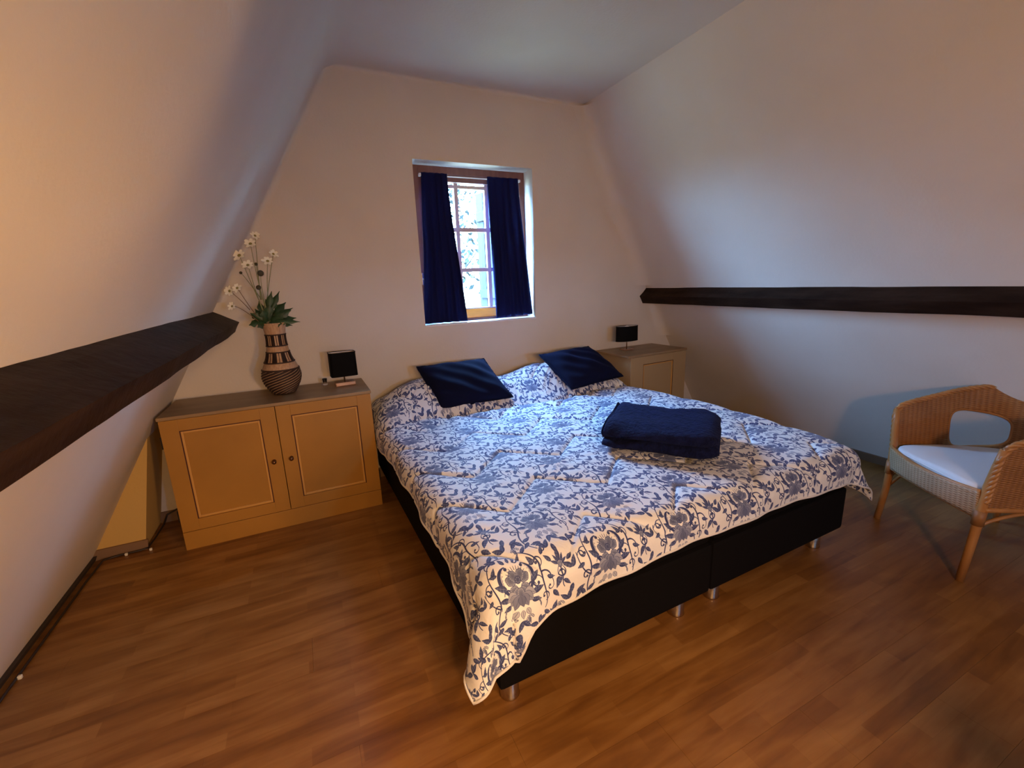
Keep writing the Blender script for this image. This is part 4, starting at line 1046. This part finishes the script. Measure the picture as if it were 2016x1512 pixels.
# ================================================================== WICKER ARMCHAIR
def chair():
    t = thing('wicker_armchair', 'honey brown wicker tub armchair standing against the right sloping wall', 'armchair', (3.16, .85, 0), math.atan2(-.848, -.53))
    # local: +x towards the near arm, -y is the front
    n = 161; R_ = .285; hw = .30; yb = .33; yf = -.29
    # U path
    segs = []
    L1 = (yb-R_)-yf; L2 = R_*PI/2; L3 = 2*(hw-R_); tot = 2*L1+2*L2+L3
    def path(s):
        if s < L1: return (-hw, yf+s), (-1, 0)
        s -= L1
        if s < L2: a = s/R_; return (-hw+R_-R_*math.cos(a), yb-R_+R_*math.sin(a)), (-math.cos(a), math.sin(a))
        s -= L2
        if s < L3: return (-hw+R_+s, yb), (0, 1)
        s -= L3
        if s < L2: a = s/R_; return (hw-R_+R_*math.sin(a), yb-R_+R_*math.cos(a)), (math.sin(a), math.cos(a))
        s -= L2
        return (hw, yb-R_-s), (1, 0)
    def top(s):
        m = min(s, tot-s)
        return float(np.interp(m, [0, .06, .15, .29, .45, .58, .70, .84], [.700, .722, .748, .785, .822, .850, .885, .915]))
    zb = .39
    ns_ = 150; nz_ = 40
    # openings in arc length
    o0, o1 = .275, .545
    def inside(s, z):
        m = min(s, tot-s)
        c = (o0+o1)/2+.01; hx = (o1-o0)/2; zc = .575; hz = .105-.02*((m-c)/hx)
        return (abs((m-c)/hx)**3.5+abs((z-zc)/hz)**3.5) < 1
    S = np.linspace(0, tot, ns_); bm = bmesh.new(); uvl = bm.loops.layers.uv.new('UVMap'); V = {}
    def vert(i, k):
        if (i, k) not in V:
            s = S[i]; zt = top(s); z = zb+(zt-zb)*k/nz_; (x, y), (nx, ny) = path(s)
            o = .055*((z-zb)/.5)**1.3
            V[(i, k)] = (bm.verts.new((x+nx*o, y+ny*o, z)), (s, z))
        return V[(i, k)]
    hole = {}
    for i in range(ns_-1):
        for k in range(nz_):
            sc = (S[i]+S[i+1])/2; zc = zb+(top(sc)-zb)*(k+.5)/nz_
            if inside(sc, zc): continue
            q = [vert(i, k), vert(i+1, k), vert(i+1, k+1), vert(i, k+1)]
            f = bm.faces.new([a[0] for a in q])
            for lp, a in zip(f.loops, q): lp[uvl].uv = a[1]
    # snap hole rim onto the smooth outline
    for (i, k), (v, (s, z)) in V.items():
        if v.is_boundary and 0 < k < nz_ and 0 < i < ns_-1:
            m = min(s, tot-s); c = (o0+o1)/2+.01; hx = (o1-o0)/2; zc = .575; hz = .105-.02*((m-c)/hx)
            a_, b_ = (m-c)/hx, (z-zc)/hz; g = (abs(a_)**3.5+abs(b_)**3.5)**(1/3.5)
            if .8 < g < 1.35:
                m2 = c+(m-c)/g; z2 = zc+(z-zc)/g; s2 = m2 if s < tot/2 else tot-m2; (x, y), (nx, ny) = path(s2); o = .055*((z2-zb)/.5)**1.3 if z2 > zb else 0
                v.co = (x+nx*o, y+ny*o, z2)
    sh = obj('shell', bm, M['wicker'], t, smooth=True, local=True)
    sm = sh.modifiers.new('thickness', 'SOLIDIFY'); sm.thickness = .016; sm.offset = 0
    # braided rim: three twisted strands
    def P3(s, z, extra=0):
        (x, y), (nx, ny) = path(s); o = .055*(max(z-zb, 0)/.5)**1.3+extra; return Vector((x+nx*o, y+ny*o, z))
    rim = [P3(0, .44+.02*k/1.0) for k in range(0)]
    core = [P3(0, z) for z in np.linspace(.42, top(0)-.03, 14)]+[P3(s, top(s)) for s in np.linspace(0.02, tot-.02, 110)]+[P3(tot, z) for z in np.linspace(top(0)-.03, .42, 14)]
    # smooth corner
    for _ in range(2): core = [core[0]]+[(core[i-1]+core[i]*2+core[i+1])/4 for i in range(1, len(core)-1)]+[core[-1]]
    # resample
    ds = [0]
    for a_, b_ in zip(core, core[1:]): ds.append(ds[-1]+(b_-a_).length)
    N2 = 420; core2 = []
    for i in range(N2):
        d_ = ds[-1]*i/(N2-1); j = min(np.searchsorted(ds, d_, side='right')-1, len(core)-2); f = (d_-ds[j])/(ds[j+1]-ds[j]+1e-9); core2.append(core[j].lerp(core[j+1], f))
    def braid(core2, r, rs, pitch, k, nst):
        pts = []; up = Vector((0, 0, 1))
        for i, p in enumerate(core2):
            tt = (core2[min(i+1, len(core2)-1)]-core2[max(i-1, 0)]).normalized(); a_ = tt.cross(Vector((.3, .2, 1))).normalized(); b_ = tt.cross(a_)
            ang = pitch*i+2*PI*k/nst; pts.append(p+a_*r*math.cos(ang)+b_*r*math.sin(ang))
        return tube(bmesh.new(), pts, rs, 6)
    for k in range(3): obj('rim_braid', braid(core2, .0085, .0085, .42, k, 3), M['rattan'], t, smooth=True, local=True)
    # opening rims
    for sg in (0, 1):
        pts = []
        c = (o0+o1)/2+.01; hx = (o1-o0)/2
        for k in range(64):
            a_ = 2*PI*k/64; ca, sa = math.cos(a_), math.sin(a_)
            g = (abs(ca)**3.5+abs(sa)**3.5)**(-1/3.5); m = c+hx*g*ca; hz = .105-.02*(g*ca); z = .575+hz*g*sa
            s = m if sg == 0 else tot-m; pts.append(P3(s, z))
        obj('opening_rim', tube(bmesh.new(), pts, .009, 8, closed=True), M['rattan'], t, smooth=True, local=True)
    # seat platform and front apron
    bm = bmesh.new(); prev = None
    poly = []
    for s in np.linspace(0, tot, 40): (x, y), nn_ = path(s); poly.append((x*.985, y*.985))
    prism(bm, poly[::-1], 'z', .415, .435)
    obj('seat', bm, M['rattan'], t, local=True)
    nx_, nz2 = 60, 10; P = np.zeros((nx_, nz2, 3)); UV = np.zeros((nx_, nz2, 2))
    for i in range(nx_):
        u = i/(nx_-1)*2-1
        for k in range(nz2):
            v = k/(nz2-1); z = .335+.125*v-.018*(1-u*u)*(1-v)*-1+.010*u*u*v
            P[i, k] = (u*.285, -.295-.045*(1-u*u)-.012*v, z); UV[i, k] = (u*.3, z)
    ap = grid_mesh('apron', P, M['wicker_lit'], None, UV=UV); ap.parent = t
    s_ = ap.modifiers.new('thickness', 'SOLIDIFY'); s_.thickness = .018; s_.offset = 0
    for kz, col in ((0, 'rattan'), (nz2-1, 'rattan')):
        obj('apron_edge', tube(bmesh.new(), [Vector(P[i, kz]) for i in range(nx_)], .009, 8), M[col], t, smooth=True, local=True)
    # side rails under the shell, arched stretchers
    rail = [P3(s, zb-.005, .004) for s in np.linspace(0, tot, 90)]
    obj('seat_rail', tube(bmesh.new(), rail, .013, 8), M['rattan'], t, smooth=True, local=True)
    # legs
    fx, fy = .292, .315
    for sx in (-1, 1):
        pts = [(sx*fx, -fy-.005, 0), (sx*(fx-.004), -.300, .2), (sx*(fx-.002), -.292, .36), (sx*(fx+.004), -.290, .50), (sx*(fx+.02), -.288, .60), (sx*(fx+.034), -.285, .69)]
        obj('front_leg', tube(bmesh.new(), pts, [.017, .018, .020, .018, .017, .015], 14), M['rattan'], t, smooth=True, local=True)
        obj('leg_binding', tube(bmesh.new(), [(sx*(fx-.003), -.2955, .30), (sx*(fx-.002), -.292, .375)], [.0235, .0235], 14), M['wicker'], t, smooth=True, local=True)
        pts = [(sx*(fx-.01), fy+.01, 0), (sx*(fx-.02), fy-.02, .2), (sx*(fx-.04), fy-.05, .40)]
        obj('rear_leg', tube(bmesh.new(), pts, [.016, .018, .018], 14), M['rattan'], t, smooth=True, local=True)
        # arched stretcher between front and rear leg
        st = [(sx*(fx-.006), -.29+.58*u, .285+.085*math.sin(PI*min(u*1.0, 1))**.7) for u in np.linspace(0, 1, 24)]
        obj('stretcher', tube(bmesh.new(), st, .009, 8), M['rattan'], t, smooth=True, local=True)
        obj('corner_brace', tube(bmesh.new(), [(sx*(fx-.006), -.29, .22), (sx*(fx-.05), -.27, .30), (sx*(fx-.10), -.26, .345)], .008, 8), M['rattan'], t, smooth=True, local=True)
    st = [(-fx+.01+(2*fx-.02)*u, fy-.03, .27+.085*math.sin(PI*u)) for u in np.linspace(0, 1, 20)]
    obj('stretcher', tube(bmesh.new(), st, .009, 8), M['rattan'], t, smooth=True, local=True)
    # pad
    pad = thing('seat_pad', 'thin white seat cushion lying on the wicker armchair', 'cushion', (3.16, .85, .437), math.atan2(-.848, -.53))
    bm = bmesh.new(); outl = []
    m_ = 72; rows = []
    def po(k):
        a_ = 2*PI*k/m_; ca, sa = math.cos(a_), math.sin(a_); e = 9 if sa < 0 else 2.8
        g = (abs(ca)**e+abs(sa)**e)**(-1/e); return .272*g*ca, -.01+.275*g*sa*(1 if sa > 0 else 1.12)
    for sc, z in ((0, .0), (.9, .0), (.985, .006), (1.0, .018), (1.0, .036), (.985, .048), (.95, .053), (.6, .055), (0, .056)):
        rows.append([bm.verts.new((po(k)[0]*sc, po(k)[1]*sc, z+.004*math.sin(k*.35)*(1 if z > .03 and sc > .5 else 0))) for k in range(m_)] if sc else [bm.verts.new((0, 0, z))])
    for a_, b_ in zip(rows, rows[1:]):
        for k in range(m_):
            if len(a_) == 1: bm.faces.new((a_[0], b_[(k+1) % m_], b_[k]))
            elif len(b_) == 1: bm.faces.new((a_[k], a_[(k+1) % m_], b_[0]))
            else: bm.faces.new((a_[k], a_[(k+1) % m_], b_[(k+1) % m_], b_[k]))
    obj('pad_cover', bm, M['white_fabric'], pad, smooth=True, local=True)
    obj('pad_piping', tube(bmesh.new(), [(po(k)[0], po(k)[1], .028) for k in range(m_)], .004, 6, closed=True), M['white_fabric'], pad, smooth=True, local=True)
chair()

# ================================================================== CABLE along the skirting
pts = [(-.70, 3.42, .10), (-.86, 3.455, .085), (-.93, 3.455, .083), (-.985, 3.45, .06), (-1.0, 3.40, .018), (-1.008, 3.25, .012), (-1.020, 3.13, .010), (-1.05, 3.118, .008), (-1.15, 3.116, .008), (-1.225, 3.10, .008), (-1.232, 2.9, .008), (-1.232, 2.2, .008), (-1.235, 1.2, .008), (-1.235, -1.0, .008)]
cb = thing('cable', 'thin dark cable running along the bottom of the left wall to the cabinet', 'cable', (-1.1, 3.1, 0))
obj('wire', tube(bmesh.new(), pts, .0055, 8), M['cable'], cb, smooth=True)
for p in ((-1.0, 3.10, 0.0), (-1.12, 3.108, 0.0), (-1.222, 2.22, 0.0)):
    bm = bmesh.new(); box(bm, p[0]-.007, p[0]+.007, p[1]-.007, p[1]+.007, 0, .016, .004); obj('cable_clip', bm, M['clip'], cb)
# stands for the added spot lamps, unseen behind the camera
def added_spot_stand(label, x, y, z, tgt):
    t = thing('added_floor_lamp', label, 'lamp', (x, y, 0))
    obj('base', (lambda b: lathe(b, [(.12, 0), (.12, .012), (.03, .02), (.01, .03)], x, y-.12, 28))(bmesh.new()), M['black_metal'], t, smooth=True)
    obj('pole', tube(bmesh.new(), [(x, y-.12, .02), (x, y-.12, z)], .009, 10), M['black_metal'], t, smooth=True)
    d = (Vector(tgt)-Vector((x, y, z))).normalized(); bm = bmesh.new()
    prof_ = [(.012, -.11), (.045, -.09), (.06, -.03), (.064, .0), (.060, .0), (.055, -.03), (.04, -.085), (.01, -.10)]
    ring_shell(bm, prof_); bm.transform(Matrix.Translation(Vector((x, y, z))-d*.02) @ d.to_track_quat('Z', 'Y').to_matrix().to_4x4())
    obj('lamp_head', bm, M['black_metal'], t, smooth=True)
added_spot_stand('added black spot lamp on a pole behind the camera, left', 0, -.85, 1.55, (.5, 2.6, .35))
added_spot_stand('added black spot lamp on a pole behind the camera, right', .95, -.45, .85, (-.95, 1.35, .62))
added_spot_stand('added black spot lamp on a pole behind the camera, middle', .4, -1.15, 1.5, (2.7, 1.7, 1.35))
